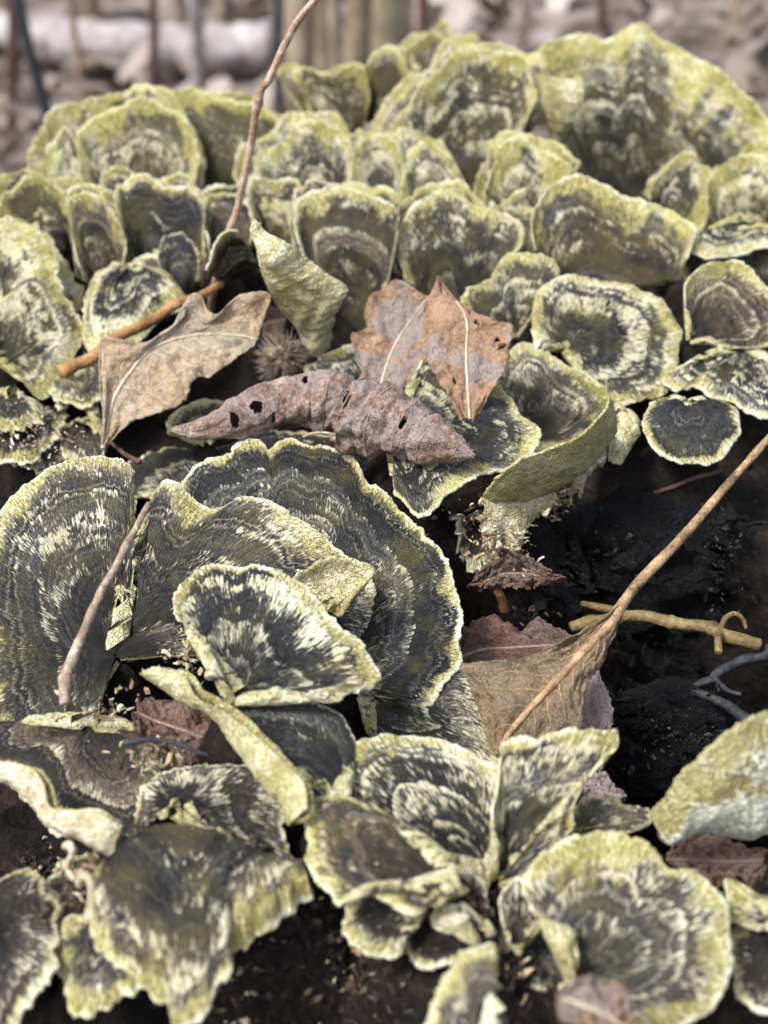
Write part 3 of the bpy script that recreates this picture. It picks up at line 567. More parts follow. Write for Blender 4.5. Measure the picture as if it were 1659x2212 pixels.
BR('crumbly yellow-brown lobe under the dark green fan', (20,900,-1), '-60,850 -20,930 20,985 70,1005 120,985 140,930 120,870', tilt=3, sink=0, cover=.6, algae=.5, brown=.9, rimw=2.5, jag=3, ruf=2, q=.8)
BR('brown lobe with a tan edge between the pale lumpy fan and the dark green fan', (150,730,6), '90,800 120,850 170,868 215,850 240,800 220,750', tilt=5, sink=0, cover=.5, algae=.5, brown=.6, rimw=2, jag=2)
BR('shaded olive fan filling the gap behind the dim brownish fan', (560,560,6), '470,540 470,470 510,440 570,440 620,470 650,540', tilt=36, cover=.4, algae=.6, brown=.6, rimw=2.5, q=.7)
BR('shaded grey fan filling the gap behind the wide orange-rimmed fan', (1160,560,8), '1080,540 1070,480 1110,430 1170,420 1230,450 1250,520', tilt=36, cover=.5, algae=.6, brown=.4, rimw=3, q=.7)
BR('ochre fan between the upright yellow flap and the whitish shelf', (1560,620,9), '1470,600 1480,540 1530,500 1600,490 1680,510 1720,580', tilt=25, cover=.5, algae=.6, brown=.5, rimw=3, q=.7)
BR('dark flecked fan squeezed between the tall olive-rimmed fan and the spoon-shaped fan', (190,560,6), '110,540 105,470 140,420 190,405 240,420 270,480', tilt=40, cover=.4, algae=.7, brown=.4, rimw=3, q=.7)
BR('dark brown lobe below the white-rimmed fan, over bare soil', (960,1950,1), '880,1960 872,2010 890,2060 930,2080 980,2060 1010,2020', tilt=2, sink=0, cover=.2, algae=.1, brown=.7, rimw=.8, jag=1.5)
BR('black-brown sheet bridging the front cluster and the olive-rimmed cup', (1120,1960,-2), '1060,1990 1070,2060 1110,2110 1180,2130 1240,2120 1260,2060', tilt=2, sink=0, cover=.2, algae=.1, brown=.5, rimw=.8, jag=2)
BR('brown crusted sheet beneath the old torn sheet and the broad drooping fan', (300,1880,0), '190,1840 130,1880 105,1930 105,2010 130,2080 200,2110 300,2100 420,2090 500,2010 560,1940', tilt=0, sink=0, cover=.4, algae=.3, brown=1, rimw=1.2, jag=2.4, ruf=1.5)
# --- back
BR('large yellow-rimmed fan at the back, left of the giant dark cup', (1035,425,12),
   '850,400 832,325 842,281 870,240 905,196 940,166 975,131 1020,111 1065,116 1110,121 1141,146 1156,190 1150,236 1125,282 1085,330', tilt=44, sink=4, cover=.62, algae=.6, brown=.15, rimw=4.5, q=.7)
BR('giant dark cup with a high frilled yellow-green rim', (1385,410,8),
   '1200,330 1175,250 1152,150 1157,118 1182,90 1225,78 1270,75 1310,80 1340,60 1370,49 1400,55 1421,80 1460,105 1505,125 1550,155 1590,190 1622,216 1652,246 1675,292 1685,345 1660,390 1590,430', tilt=40, sink=11, cover=.50, algae=.6, brown=.15, rimw=12, q=.7, ruf=.8, wide=.12, tier=False)
LOFT('pale folded lip between the two big fans at the back', '1150,150,34 1165,210,28 1190,270,22 1215,320,16', '1248,170,38 1250,215,34 1240,260,28 1222,310,20', flip=True, algae=.6, q=.6, bow=2)
BR('upright pale yellow flap with a sharp rim, right of the wide orange-rimmed fan', (1450,470,13),
   '1405,420 1412,400 1440,362 1475,333 1500,345 1520,385 1529,430 1521,482 1500,512', tilt=45, cover=.75, algae=.7, brown=.1, rimw=4, q=.7, sink=1)
BR('pale lemon crumpled fan next to the upright yellow flap', (1605,490,10),
   '1530,480 1528,410 1560,362 1620,345 1685,370 1720,440', tilt=35, cover=.85, algae=.7, brown=.0, rimw=5, q=.6, jag=1.6)
BR('small bright cream-rimmed fan at the foot of the large yellow-rimmed fan', (1120,465,16),
   '1046,445 1045,415 1056,381 1075,346 1079,320 1110,307 1150,310 1181,330 1206,348 1230,366 1216,395 1180,430', tilt=42, sink=2, cover=.6, algae=.7, brown=.2, rimw=6, q=.7)
BR('olive frilled fan at the far back left of the row', (765,310,12),
   '690,280 665,225 640,178 645,150 675,150 690,166 720,172 745,152 785,155 800,220', tilt=46, sink=2, cover=.45, algae=.85, brown=.5, rimw=5, q=.5)
BR('small ochre fan second in the far back row', (830,290,13),
   '775,230 775,180 792,140 815,118 845,112 865,130 881,170 875,230', tilt=48, sink=2, cover=.45, algae=.8, brown=.5, rimw=5, q=.5)
BR('small ochre peaked fan at the end of the far back row', (930,230,14),
   '872,200 868,150 872,120 890,95 920,80 940,65 965,85 995,95 1004,130', tilt=48, sink=2, cover=.45, algae=.8, brown=.5, rimw=5, q=.5)
BR('pale lichen-speckled fan behind the pointed flap', (700,450,12),
   '565,430 548,380 556,331 590,315 620,295 640,265 680,262 720,275 750,300 763,335 752,400', tilt=42, sink=2, cover=.68, algae=.5, brown=.4, rimw=4, q=.7)
BR('low pale fan in front of the lichen-speckled fan', (615,490,12),
   '548,470 538,435 546,392 590,384 640,400 660,445', tilt=40, cover=.7, algae=.5, brown=.4, rimw=3.5, q=.7)
BR('yellowish fan squeezed between the lichen-speckled fan and the large yellow-rimmed fan', (830,455,14),
   '765,440 753,425 758,380 765,330 785,295 820,288 852,308 872,350 880,415', tilt=42, cover=.62, algae=.6, brown=.4, rimw=4, q=.7)
BR('small greyish fan in front of the large yellow-rimmed fan', (950,460,15),
   '880,440 868,420 875,360 890,320 930,304 970,330 992,380 1000,430', tilt=42, sink=2, cover=.5, algae=.55, brown=.3, rimw=3, q=.7)

# ---------------------------------------------------------------- stump, soil and ground
def HF(x, y):
    """height of the rotten wood, metres"""
    c0 = np.array([0.0, 0.025])
    r = np.hypot((x-c0[0])/0.165, (y-c0[1])/0.165)*(1+0.10*(fbm2(x*14+3, y*14, 2)-0.47))
    z = -0.012+0.010*(fbm2(x*55, y*55, 1)-0.47)+0.0035*(fbm2(x*300, y*300, 5)-0.47)
    hc = pt(1400, 1400, 0); hr = np.hypot((x-hc[0])/0.046, (y-hc[1])/0.040)
    z = z-0.13*(1-sst(0.62, 1.05, hr+0.25*(fbm2(x*60, y*60, 8)-0.5)))
    hb = pt(560, 830, 0); hr = np.hypot((x-hb[0])/0.013, (y-hb[1])/0.012); z = z-0.015*(1-sst(0.4, 1.2, hr))
    z = z-0.006*sst(-0.06, -0.09, y)
    return z, r
def build_stump():
    nx, ny = 330, 330
    X = np.linspace(-0.25, 0.25, nx); Y = np.linspace(-0.22, 0.28, ny); x, y = np.meshgrid(X, Y, indexing='ij')
    z, r = HF(x, y)
    for A in ANCH:
        d = np.hypot(x-A[0], y-A[1]); z = np.maximum(z, A[2]-0.0012-np.maximum(0, d-0.0015)*2.0-0.0015*(fbm2(x*400, y*400, 3)-0.45))
    k = sst(1.0, 1.22, r); z = z*(1-k)+(-0.235+0.02*(fbm2(x*30, y*30, 4)-.5))*k
    V = np.stack([x, y, z], -1).reshape(-1, 3)
    F = gfaces(nx, ny)
    rr = r.reshape(-1); keep = (rr[F] < 1.35).all(1)
    o = mesh('tree_stump', V, F[keep], M_WOOD, None)
    return x, y, z, o
SX, SY, SZ, stump = build_stump()
tag(stump, 'black rotten tree stump carrying all the bracket fungi', 'stump')
def hz(x, y):
    i = int(np.clip(round((x+0.25)/0.5*329), 0, 329)); j = int(np.clip(round((y+0.22)/0.5*329), 0, 329)); return SZ[i, j]

def build_ground():
    n = 120; g = np.linspace(-1, 1, n); s = np.sign(g)*(np.abs(g)**3)*60; x, y = np.meshgrid(s, s, indexing='ij')
    d = np.hypot(x, y)
    z = -0.235+0.03*(fbm2(x*4, y*4, 6)-0.47)+np.where(d > 3, (fbm2(x*.3, y*.3, 9)-.47)*.6*sst(3, 10, d), 0)
    return tag(mesh('forest_floor', np.stack([x, y, z], -1).reshape(-1, 3), gfaces(n, n), M_GROUND), kind='structure')
build_ground()
rng = np.random.default_rng(5)
def build_litter():
    V = []; F = []; A = []
    for i in range(2600):
        yy = rng.uniform(0.18, 1.0)**1.0*2.6; xx = rng.uniform(-1, 1)*(0.25+0.55*yy); yy -= 0.15
        if math.hypot(xx, yy-0.025) < 0.2: continue
        Lg = rng.uniform(0.02, 0.06); W = Lg*rng.uniform(0.35, 0.6); a = rng.uniform(0, 6.28); tx, ty = rng.normal(0, .4, 2); cu = rng.normal(0, 0.35)
        s = np.linspace(-1, 1, 6); t = np.linspace(-1, 1, 4); S, Tt = np.meshgrid(s, t, indexing='ij')
        wv = (1-S**2)**0.7+0.02; px = S*Lg/2; py = Tt*wv*W/2; pz = cu*(px**2)/Lg*3+abs(Tt)*W*rng.uniform(-.1, .3)
        qx = px*math.cos(a)-py*math.sin(a); qy = px*math.sin(a)+py*math.cos(a); pz = pz+qx*tx+qy*ty
        b = len(V); base = -0.225+abs(tx)*Lg*.3+rng.uniform(0, 0.025)
        V.extend(np.stack([qx+xx, qy+yy, pz+base], -1).reshape(-1, 3).tolist()); F.extend((gfaces(6, 4)+b).tolist()); A.extend([[rng.uniform(0, 1), 0, 0]]*24)
    o = mesh('leaf_litter', np.array(V), F, M_LITTER, None, None, {'A1': np.array(A)})
    m = o.modifiers.new('thickness', 'SOLIDIFY'); m.thickness = 0.0006
    tag(o, 'pale pinkish-brown leaf litter on the forest floor behind the stump', 'leaf litter', kind='stuff')
build_litter()

# soil crumbs on the bare wood in front and in the hollow
def blob(c, r, seed, n=6):
    th = np.linspace(0, math.pi, n); ph = np.linspace(0, 2*math.pi, n+2, endpoint=False)
    V = []; F = []
    for i, a_ in enumerate(th):
        for j, b_ in enumerate(ph):
            d = np.array([math.sin(a_)*math.cos(b_), math.sin(a_)*math.sin(b_), math.cos(a_)])
            k = 0.65+0.7*float(hsh(np.float64(i*3.1+seed), np.float64(j*1.7), np.float64(seed)) if 0 < i < n-1 else 0.5); V.append(c+d*r*k)
    m = n+2
    for i in range(n-1):
        for j in range(m): F.append([i*m+j, i*m+(j+1) % m, (i+1)*m+(j+1) % m, (i+1)*m+j])
    return V, F
def shard(c, r, rg):
    """a splintery flake: a bent, tapered six-point slab"""
    L = r*rg.uniform(1.2, 3.2); W = r*rg.uniform(.5, 1.1); H = r*rg.uniform(.25, .6)
    q = np.array([[-L/2, -W*.3, 0], [-L*.1, -W/2, H*.3], [L/2, -W*.1, -H*.2], [L*.4, W*.4, 0], [-L*.05, W/2, H*.4], [-L/2, W*.2, 0]])
    q = q+rg.normal(0, r*.16, q.shape); q = np.vstack([q, q*.85-[0, 0, H]])
    a_, b_, g_ = rg.uniform(0, 6.28), rg.normal(0, .6), rg.normal(0, .6)
    Rz = np.array([[math.cos(a_), -math.sin(a_), 0], [math.sin(a_), math.cos(a_), 0], [0, 0, 1]]); Rx = np.array([[1, 0, 0], [0, math.cos(b_), -math.sin(b_)], [0, math.sin(b_), math.cos(b_)]]); Ry = np.array([[math.cos(g_), 0, math.sin(g_)], [0, 1, 0], [-math.sin(g_), 0, math.cos(g_)]])
    F = [[0, 1, 4, 5], [1, 2, 3, 4], [11, 10, 7, 6], [10, 9, 8, 7]]+[[(k+1) % 6, k, k+6, (k+1) % 6+6] for k in range(6)]
    return (q@(Rz@Rx@Ry).T+c).tolist(), F
def crumbs(name, label, spots, n, rlo, rhi, mat, seed, dz=0.0, flake=False):
    rg = np.random.default_rng(seed); V = []; F = []; A = []
    for i in range(n):
        s = spots[rg.integers(len(spots))]; px = rg.normal(s[0], s[2]); py = rg.normal(s[1], s[3])
        P = pt(px, py, s[4]); z = max(hz(P[0], P[1]), -0.2) if len(s) < 6 else P[2]+rg.normal(0, s[5])/1000
        r = rlo*(rhi/rlo)**(rg.uniform(0, 1)**1.6); c = np.array([P[0], P[1], z+r*0.3+dz])
        v, f = shard(c, r, rg) if flake else blob(c, np.array([r, r*rg.uniform(.5, 1.1), r*rg.uniform(.5, .9)]), rg.uniform(0, 99), 5)
        b = len(V); V.extend(v); F.extend([[q+b for q in g] for g in f]); A.extend([[rg.uniform(0, 1), 0, 0]]*len(v))
    return tag(mesh(name, np.array(V), F, mat, None, None, {'A1': np.array(A)}, not flake), label, 'debris', kind='stuff')
crumbs('soil_crumbs', 'black crumbly soil on the bare wood below the fungi', [(780,2080,110,80,-10), (620,2120,150,70,-10), (130,1850,60,40,-5), (1150,2130,80,60,-8), (1330,1760,40,20,-8)], 4200, 0.00018, 0.0010, M_SOIL, 3, flake=True)

# ---------------------------------------------------------------- fallen leaves
def plane3(pts, P0, n): return [ppl(p[0], p[1], P0, n) if len(p) < 3 else pt(*p) for p in pts]
LG = 'dead leaves lying on the stump'; rg0 = np.random.default_rng(21)
def LEAF(label, left, right, mid, at, tilt=20, az=0, mat=None, rib=None, fold=0.0, cup=0.0, wav=1.0, ribr=(0.7, 0.25), veins=(), nu=90, nt=30, jag=0.5, holes=(), name='dead_leaf', petiole=None, thick=.22, veinmat=None):
    SEED[0] += 1; seed = SEED[0]*1.7
    n = nrm(tilt, az); P0 = pt(*at)
    Lc, Rc, Mc = [curve(plane3(xy(q), P0, n), nu) for q in (left, right, mid)]
    s_ = np.linspace(0, 1, nu)
    for E in (Lc, Rc):
        d = E-Mc; ln = np.linalg.norm(d, axis=1, keepdims=True)
        E += unit(d)*((n1(s_*70, seed)-.5)*.6+(n1(s_*160, seed+2)-.5)*.4)[:, None]*jag*0.0012*(ln > .001)
    t = np.linspace(-1, 1, 2*nt+1)
    S = np.where(t[None, :, None] < 0, Mc[:, None]+(Lc-Mc)[:, None]*(-t)[None, :, None], Mc[:, None]+(Rc-Mc)[:, None]*t[None, :, None])
    wd = np.linalg.norm(S-Mc[:, None], axis=2); at_ = np.abs(t)[None, :]
    off = fold*wd+cup*wd**2/0.012+wav*0.001*((fbm2(s_[:, None]*6+0*t, t[None, :]*2.2, seed, 4)-.47)*3.0*sst(0, .5, at_)+(n2(s_[:, None]*22, t[None, :]*6, seed+1)-.5)*.5*sst(0, .2, at_))
    # raised panels between the side veins
    off = off+0.00025*wav*np.abs(np.sin((s_[:, None]*7+at_*1.6)*math.pi))*sst(0.05, .3, at_)
    off = off+0.0016*wav*(n1(s_*9, seed+4)-.5)[:, None]*sst(.6, 1.0, at_)**2+0.0007*wav*(n1(s_*26, seed+6)-.5)[:, None]*sst(.5, 1, at_)
    S = S+off[..., None]*n
    O = np.array(P0); root = tag(empty(name, O), label, 'leaf', LG)
    m = 2*nt+1; F = gfaces(nu, m)
    if holes:
        cs = s_[:-1].repeat(m-1); ct = np.tile(t[:-1], nu-1); keep = np.ones(len(F), bool)
        for (hs_, ht, rs, rt) in holes: keep &= ((cs-hs_)/rs)**2+((ct-ht)/rt)**2+0.5*(n2(cs*60, ct*18, hs_)-.5) > 1
        F = F[keep]
    A1 = np.zeros(S.shape); A1[..., 0] = s_[:, None]; A1[..., 1] = t[None, :]
    b = mesh('blade', S.reshape(-1, 3), F, mat, root, O, {'A1': A1.reshape(-1, 3)})
    md = b.modifiers.new('thickness', 'SOLIDIFY'); md.thickness = thick*1e-3; md.offset = 0
    V, Fc = tube(S[:, nt]+n*0.0001, np.linspace(ribr[0], ribr[1], nu)*1e-3, 7, seed, .2)
    mesh('midrib', V, Fc, rib or M_VEIN, root, O)
    if len(veins) > 2: veins = [(a_+rg0.uniform(-.015, .015), a_+.10+.08*rg0.uniform(), sd_, rg0.uniform(.75, .97)) for a_ in np.arange(.08, .84, .105) for sd_ in (-1, 1)]
    for (sa, sb, side, te_) in veins:
        k = np.linspace(0, 1, 14); ii = np.clip(np.interp(k, [0, 1], [sa, sb])*(nu-1), 0, nu-1).astype(int); tt = nt+(side*te_*k*nt).astype(int)
        V, Fc = tube(S[ii, tt]+n*0.00008, np.linspace(min(.2, ribr[0]*.28), .04, 14)*1e-3, 5, seed, .1)
        mesh('vein', V, Fc, veinmat or rib or M_VEIN, root, O)
    if petiole:
        pp = curve([pt(*p) for p in xy(petiole[0])], 60); V, Fc = tube(pp, np.linspace(petiole[1], petiole[2], 60)*1e-3, 9, seed, .22)
        mesh('petiole', V, Fc, petiole[3], root, O)
    return root

LEAF('tan lobed leaf with a curved pale midrib, propped against the orange stick',
     '220,968 219,945 222,898 217,845 216,745 240,738 282,742 322,738 352,718 397,692 400,660 416,640 436,648 446,672 470,688 500,660 522,648 580,652 566,700 556,733',
     '226,970 262,935 290,915 330,905 372,890 400,870 412,838 428,818 440,815 456,820 490,795 520,775 545,755 556,736',
     '222,970 230,935 248,858 285,800 322,758 382,732 455,722 522,726 556,734', (330, 830, 12), tilt=42, az=15, mat=M_TAN, fold=.18, wav=1.3, ribr=(.42, .22),
     veins=((.3, .42, -1, .8), (.5, .66, -1, .85), (.5, .62, 1, .8), (.68, .8, -1, .8), (.25, .36, 1, .8), (.74, .84, 1, .7)))
LEAF('rusty mottled leaf with pale midrib, lower one of a pair lying on dark fan',
     '815,842 788,818 767,772 760,726 793,716 788,683 801,646 830,626 856,611 886,619 925,641',
     '820,846 850,850 880,836 905,816 922,796 930,770 935,735 935,700 932,670 928,650 925,641',
     '818,844 846,760 881,700 925,641', (840, 750, 14), tilt=34, mat=M_RUST, rib=M_WHITEVEIN, veinmat=M_RUSTVEIN, fold=.12, wav=.9, ribr=(.24, .15), veins=((.25, .5, 1, .85), (.2, .45, -1, .85), (.5, .75, -1, .85)))
LEAF('rusty pointed leaf with white midrib and small holes, upper one of a pair',
     '1014,942 1000,916 980,880 955,835 930,790 912,740 918,680 925,640 945,603',
     '1020,942 1030,908 1045,873 1075,828 1100,778 1100,748 1107,698 1070,693 1030,673 980,648 960,620 945,603',
     '1017,942 1011,850 1007,770 1008,695 985,650 945,603', (1005, 800, 17), tilt=36, az=-4, mat=M_RUST, rib=M_WHITEVEIN, veinmat=M_RUSTVEIN, fold=-.10, wav=1.0, ribr=(.27, .12),
     veins=((.2, .4, 1, .85), (.2, .42, -1, .85), (.4, .58, 1, .85), (.42, .62, -1, .85), (.6, .72, 1, .8)), holes=((.66, .35, .02, .09), (.6, .72, .016, .07), (.47, .8, .02, .1), (.33, -.5, .02, .07), (.52, .65, .014, .06)))
LEAF('ochre leaf with a long stiff stalk reaching over the dark hollow',
     '1333,1312 1300,1335 1270,1354 1210,1389 1150,1409 1080,1421 998,1424 1012,1455 1026,1490 1040,1540 1055,1590 1072,1628',
     '1345,1325 1332,1359 1312,1409 1297,1439 1272,1469 1259,1524 1257,1565 1240,1600 1180,1612 1120,1622 1076,1632',
     '1340,1315 1312,1354 1232,1439 1152,1524 1100,1585 1074,1630', (1180, 1480, 2), tilt=28, az=8, mat=M_OCHRE, rib=M_STALK, fold=-.15, wav=1.3, ribr=(.8, .4), veinmat=M_OCHREVEIN,
     veins=((.35, .55, -1, .95), (.5, .75, -1, .9), (.45, .62, 1, .9), (.7, .85, -1, .8), (.65, .8, 1, .8)),
     petiole=('1700,905,17 1659,949,15.5 1570,1049,12 1480,1154,9 1380,1259,6.5 1333,1322,5.5', .58, .85, M_STALK))
LEAF('flat brown leaf half hidden behind the ochre long-stalked leaf', '985,1415 1003,1364 1040,1344 1072,1343 1120,1349 1160,1338 1212,1364 1260,1395', '990,1440 1030,1470 1080,1480 1130,1480 1180,1470 1220,1450 1240,1430 1262,1400',
     '987,1425 1040,1405 1110,1400 1190,1395 1260,1398', (1120, 1400, -9), tilt=14, mat=M_RED, rib=M_VEIN2, wav=1.6, fold=.1, ribr=(.3, .2))
LEAF('lilac-grey leaf sticking out from under the ochre long-stalked leaf', '1215,1400 1260,1420 1292,1452 1316,1524 1324,1560 1306,1600 1300,1668', '1200,1420 1200,1500 1210,1560 1230,1600 1260,1630 1285,1650 1298,1670',
     '1207,1410 1245,1480 1265,1540 1280,1600 1299,1669', (1270, 1530, -7), tilt=14, mat=M_GREY, rib=M_VEIN2, wav=1.2, ribr=(.25, .15))
LEAF('small crumpled russet leaf at the mouth of the dark hollow', '1010,1266 1045,1230 1068,1214 1080,1188 1112,1199 1150,1212 1182,1234 1223,1249', '1010,1272 1040,1274 1066,1270 1110,1276 1150,1270 1182,1263 1202,1258 1223,1251',
     '1010,1269 1050,1254 1090,1240 1140,1240 1180,1248 1223,1250', (1090, 1245, -2), tilt=38, mat=M_RED, rib=M_VEIN2, wav=2.2, fold=.35, jag=1.2, ribr=(.25, .15), thick=.3)
LEAF('dark red matted leaf beneath the folded grey fan', '300,1520 330,1505 400,1512 450,1530 480,1570 495,1620', '290,1560 300,1590 340,1625 400,1650 450,1650 494,1630',
     '295,1540 340,1560 400,1580 450,1600 495,1625', (400, 1575, 3), tilt=6, mat=M_RED, rib=M_VEIN2, wav=2.0, ribr=(.25, .15), jag=1.0)
LEAF('dark red leaf in the shade under the upright pale slab', '1440,1850 1470,1815 1530,1800 1590,1815 1650,1830 1700,1850', '1450,1870 1490,1900 1540,1915 1600,1910 1650,1890 1700,1860',
     '1440,1858 1500,1860 1580,1862 1640,1860 1700,1855', (1560, 1860, -3), tilt=5, mat=M_RED, rib=M_VEIN2, wav=1.6, ribr=(.25, .15))
LEAF('rust-brown leaf scrap inside the olive-rimmed cup', '1205,2150 1240,2125 1285,2112 1330,2135 1358,2160 1375,2230', '1205,2165 1215,2210 1250,2240 1300,2260 1340,2260 1375,2250',
     '1205,2158 1250,2170 1300,2190 1340,2215 1375,2240', (1290, 2190, 15), tilt=12, mat=M_RUST, wav=1.6, ribr=(.25, .15))
LEAF('pinkish scrap of leaf at the edge of the hollow below the lilac-grey leaf', '1255,1700 1275,1676 1300,1676 1330,1700 1350,1722', '1258,1712 1280,1730 1310,1738 1335,1735 1352,1724', '1256,1706 1285,1702 1315,1710 1351,1723', (1300, 1710, -4), tilt=14, mat=M_GREY, rib=M_VEIN2, wav=1.2, ribr=(.2, .1))
LEAF('dim brown leaf tip in the shade behind the tan lobed leaf', '560,690 575,662 600,660 618,690', '565,720 585,735 605,725 617,695', '562,705 580,698 600,694 618,692', (590, 695, 6), tilt=30, mat=M_RED, rib=M_VEIN2, wav=1, ribr=(.2, .1))

# rolled leaf: two scrolled halves, the right one a cone whose mouth overlaps the left one
def rolled():
    O = pt(720, 930, 9); root = tag(empty('rolled_leaf', O), 'plum-brown leaf rolled up like a scroll, full of holes', 'leaf', LG)
    def roll(axis, rpx, hz_, th0, th1, holes, seed, nveins, skew):
        n = 120; m = 120
        C = curve([pt(x_, y_, hz_) for x_, y_ in xy(axis)], n); Rr = np.interp(np.linspace(0, 1, n), np.linspace(0, 1, len(rpx)), rpx)*0.000088
        s_ = np.linspace(0, 1, n); th = np.linspace(th0*math.pi, th1*math.pi, m); S_, TH = np.meshgrid(s_, th, indexing='ij')
        T = unit(np.gradient(C, axis=0)); A = unit(np.array([0, 0, 1.0])-T*T[:, 2:3]); B = np.cross(T, A)
        vein = np.abs(((S_*nveins+TH*skew) % 1)-.5)*2                # 1 on a vein line
        k = 1+0.75*(fbm2(S_*5, TH*0.9, seed, 4)-.47)+0.12*(1-vein**4)-.07+0.26*(fbm2(S_*17, TH*2.6, seed+3, 4)-.45)-0.10*np.abs(np.sin(TH*2.3+S_*7+seed))**6
        k = k*(1-0.10*(TH-TH.min())/(TH.max()-TH.min()))
        rr = Rr[:, None]*k
        V = C[:, None]+rr[..., None]*(np.sin(TH)[..., None]*B[:, None]+np.cos(TH)[..., None]*A[:, None])
        F = gfaces(n, m); cs = s_[:-1].repeat(m-1); ct = np.tile(th[:-1], n-1); keep = np.ones(len(F), bool)
        for hs_, ht, rs, rt in holes: keep &= ((cs-hs_)/rs)**2+((ct-ht)/rt)**2+0.9*(n2(cs*90, ct*5, hs_)-.5) > 1
        keep &= ~((cs > .985) & (n2(cs*0+seed, ct*6, 2) > .5)) & ~((cs < .015) & (n2(cs*0+seed, ct*6, 5) > .5))
        A1 = np.zeros(V.shape); A1[..., 0] = S_
        b = mesh('blade', V.reshape(-1, 3), F[keep], M_PLUM, root, O, {'A1': A1.reshape(-1, 3)})
        md = b.modifiers.new('thickness', 'SOLIDIFY'); md.thickness = .00026; md.offset = 0
        for q in range(int(nveins)+1):
            tq = np.linspace(-.15, .75, 34)*math.pi; sq = (q+.5-tq*skew)/nveins; ok = (sq > .03) & (sq < .97)
            if ok.sum() < 8: continue
            si = (sq[ok]*(n-1)).astype(int); ti = np.clip(((tq[ok]-th[0])/(th[-1]-th[0])*(m-1)), 0, m-1).astype(int)
            Pv = V[si, ti]+unit(V[si, ti]-C[si])*.00010; Pv = curve(Pv[::3], 30); Vv, Fv = tube(Pv, .00015, 5, q, .2); mesh('vein', Vv, Fv, M_VEIN2, root, O)
    roll('370,928 405,932 440,930 520,908 600,880 660,870 715,872 760,880', [3, 20, 34, 42, 50, 57, 60, 58], 12.0, -.95, .70, ((.31, .85, .022, .55), (.43, .55, .030, .34), (.745, .15, .018, .2), (.50, 1.35, .010, .35)), 4.3, 5, .05)
    roll('752,893 800,908 850,922 900,938 960,963 1027,986', [74, 76, 68, 55, 30, 2], 14.5, -.9, .92, ((.03, .02, .05, .40), (.06, .62, .045, .30), (.27, 1.05, .028, .2), (.50, .72, .03, .26), (.02, 1.6, .04, .3)), 9.1, 5, .09)
rolled()

# ---------------------------------------------------------------- stems, twigs, sticks
def STEM(name, label, path, r0, r1, mat, cat, group=None, ns=9, rough=.2, knots=(), n=70, twigs=(), main='shaft'):
    SEED[0] += 1
    P = curve([pt(*p) for p in xy(path)], n)
    P = P+np.stack([(n1(np.arange(n)*.13, SEED[0]+k)-.5) for k in range(3)], 1)*r0*1e-3*.8
    rad = np.linspace(r0, r1, n)*1e-3
    for kp, ks in knots: rad = rad*(1+ks*np.exp(-((np.linspace(0, 1, n)-kp)/.012)**2))
    V, F = tube(P, rad, ns, SEED[0], rough)
    if not twigs: return tag(mesh(name, V, F, mat, None, P[0]), label, cat, group)
    root = tag(empty(name, P[0]), label, cat, group); mesh(main, V, F, mat, root, P[0])
    for (tp, a_, b_) in twigs:
        Q = curve([pt(*p) for p in xy(tp)], 24); V, F = tube(Q, np.linspace(a_, b_, 24)*1e-3, 8, SEED[0]+1, .2); mesh('side_twig', V, F, mat, root, P[0])
    return root
SG = 'dry stems and twigs among the fungi'
STEM('dry_stem', 'tall thin rusty stem with grey patches rising from the middle of the fungi', '455,672,4 466,600,14 492,500,25 512,448,30 530,360,38 546,280,45 566,193,53 582,172,55 616,100,61 646,45,66 690,-10,71 730,-60,75', .8, .65, M_STEMRUST, 'stem', SG, knots=((.62, .45),))
STEM('dry_stem', 'thin grey-brown stem lying across the large streaked fan', '322,1090,20 281,1159,19 250,1224,17 216,1289,15 186,1359,13 156,1429,12 141,1469,11 141,1522,9', .45, .85, M_STEMGREY, 'stem', SG, knots=((.9, .3),))
STEM('broken_stick', 'short orange-brown stick with a cut end, behind the tan lobed leaf', '128,806,10 160,790,10.5 215,763,11 262,733,12 352,678,14 455,625,16 480,612,16', 1.35, .75, M_WOODSTICK, 'stick', SG, ns=10, rough=.25)
STEM('green_twig', 'olive twig with cut stubs and a hooked side shoot in the hollow', '1230,1356,-12 1262,1345,-12 1300,1338,-12 1380,1334,-12 1455,1344,-12 1520,1355,-12 1575,1376,-12 1636,1392,-13', .95, 1.15, M_GREENTWIG, 'twig', SG, knots=((.28, .3), (.55, .25), (.75, .25)),
     twigs=(('1255,1304,-10 1310,1315,-11 1372,1334,-12', .55, .8), ('1553,1408,-8 1551,1385,-9 1554,1362,-12', .6, .7), ('1556,1358,-11 1568,1334,-9 1590,1326,-8 1606,1340,-9 1612,1358,-10', .5, .3)))
STEM('black_twig', 'blue-black twig with a ragged side branch below the olive twig', '1700,1395,-15 1659,1409,-15 1580,1439,-16 1530,1469,-17 1490,1492,-18 1455,1500,-20', 1.2, .5, M_DARKTWIG, 'twig', SG, twigs=(('1490,1490,-18 1560,1518,-17 1610,1550,-16 1680,1580,-15', .7, 1.0), ('1540,1462,-17 1570,1490,-16 1600,1500,-15', .5, .3)))
STEM('red_twig', 'thin dark red twig bridging the back of the hollow', '1560,1015,2 1500,1035,0 1430,1062,-3 1380,1076,-5 1320,1100,-9 1300,1118,-14', .45, .35, M_REDTWIG, 'twig', SG)
STEM('leaf_stub', 'short tan stub hanging below the russet leaf', '1070,1250,-2 1078,1285,-5 1090,1318,-9', .7, .85, M_WOODSTICK, 'twig', SG, rough=.03, n=20)
STEM('fine_tendril', 'fine pale curved tendril below the rolled leaf', '655,944,11 672,936,12 700,934,12 730,938,12 760,934,11', .22, .14, M_STEMGREY, 'tendril', SG, n=30)
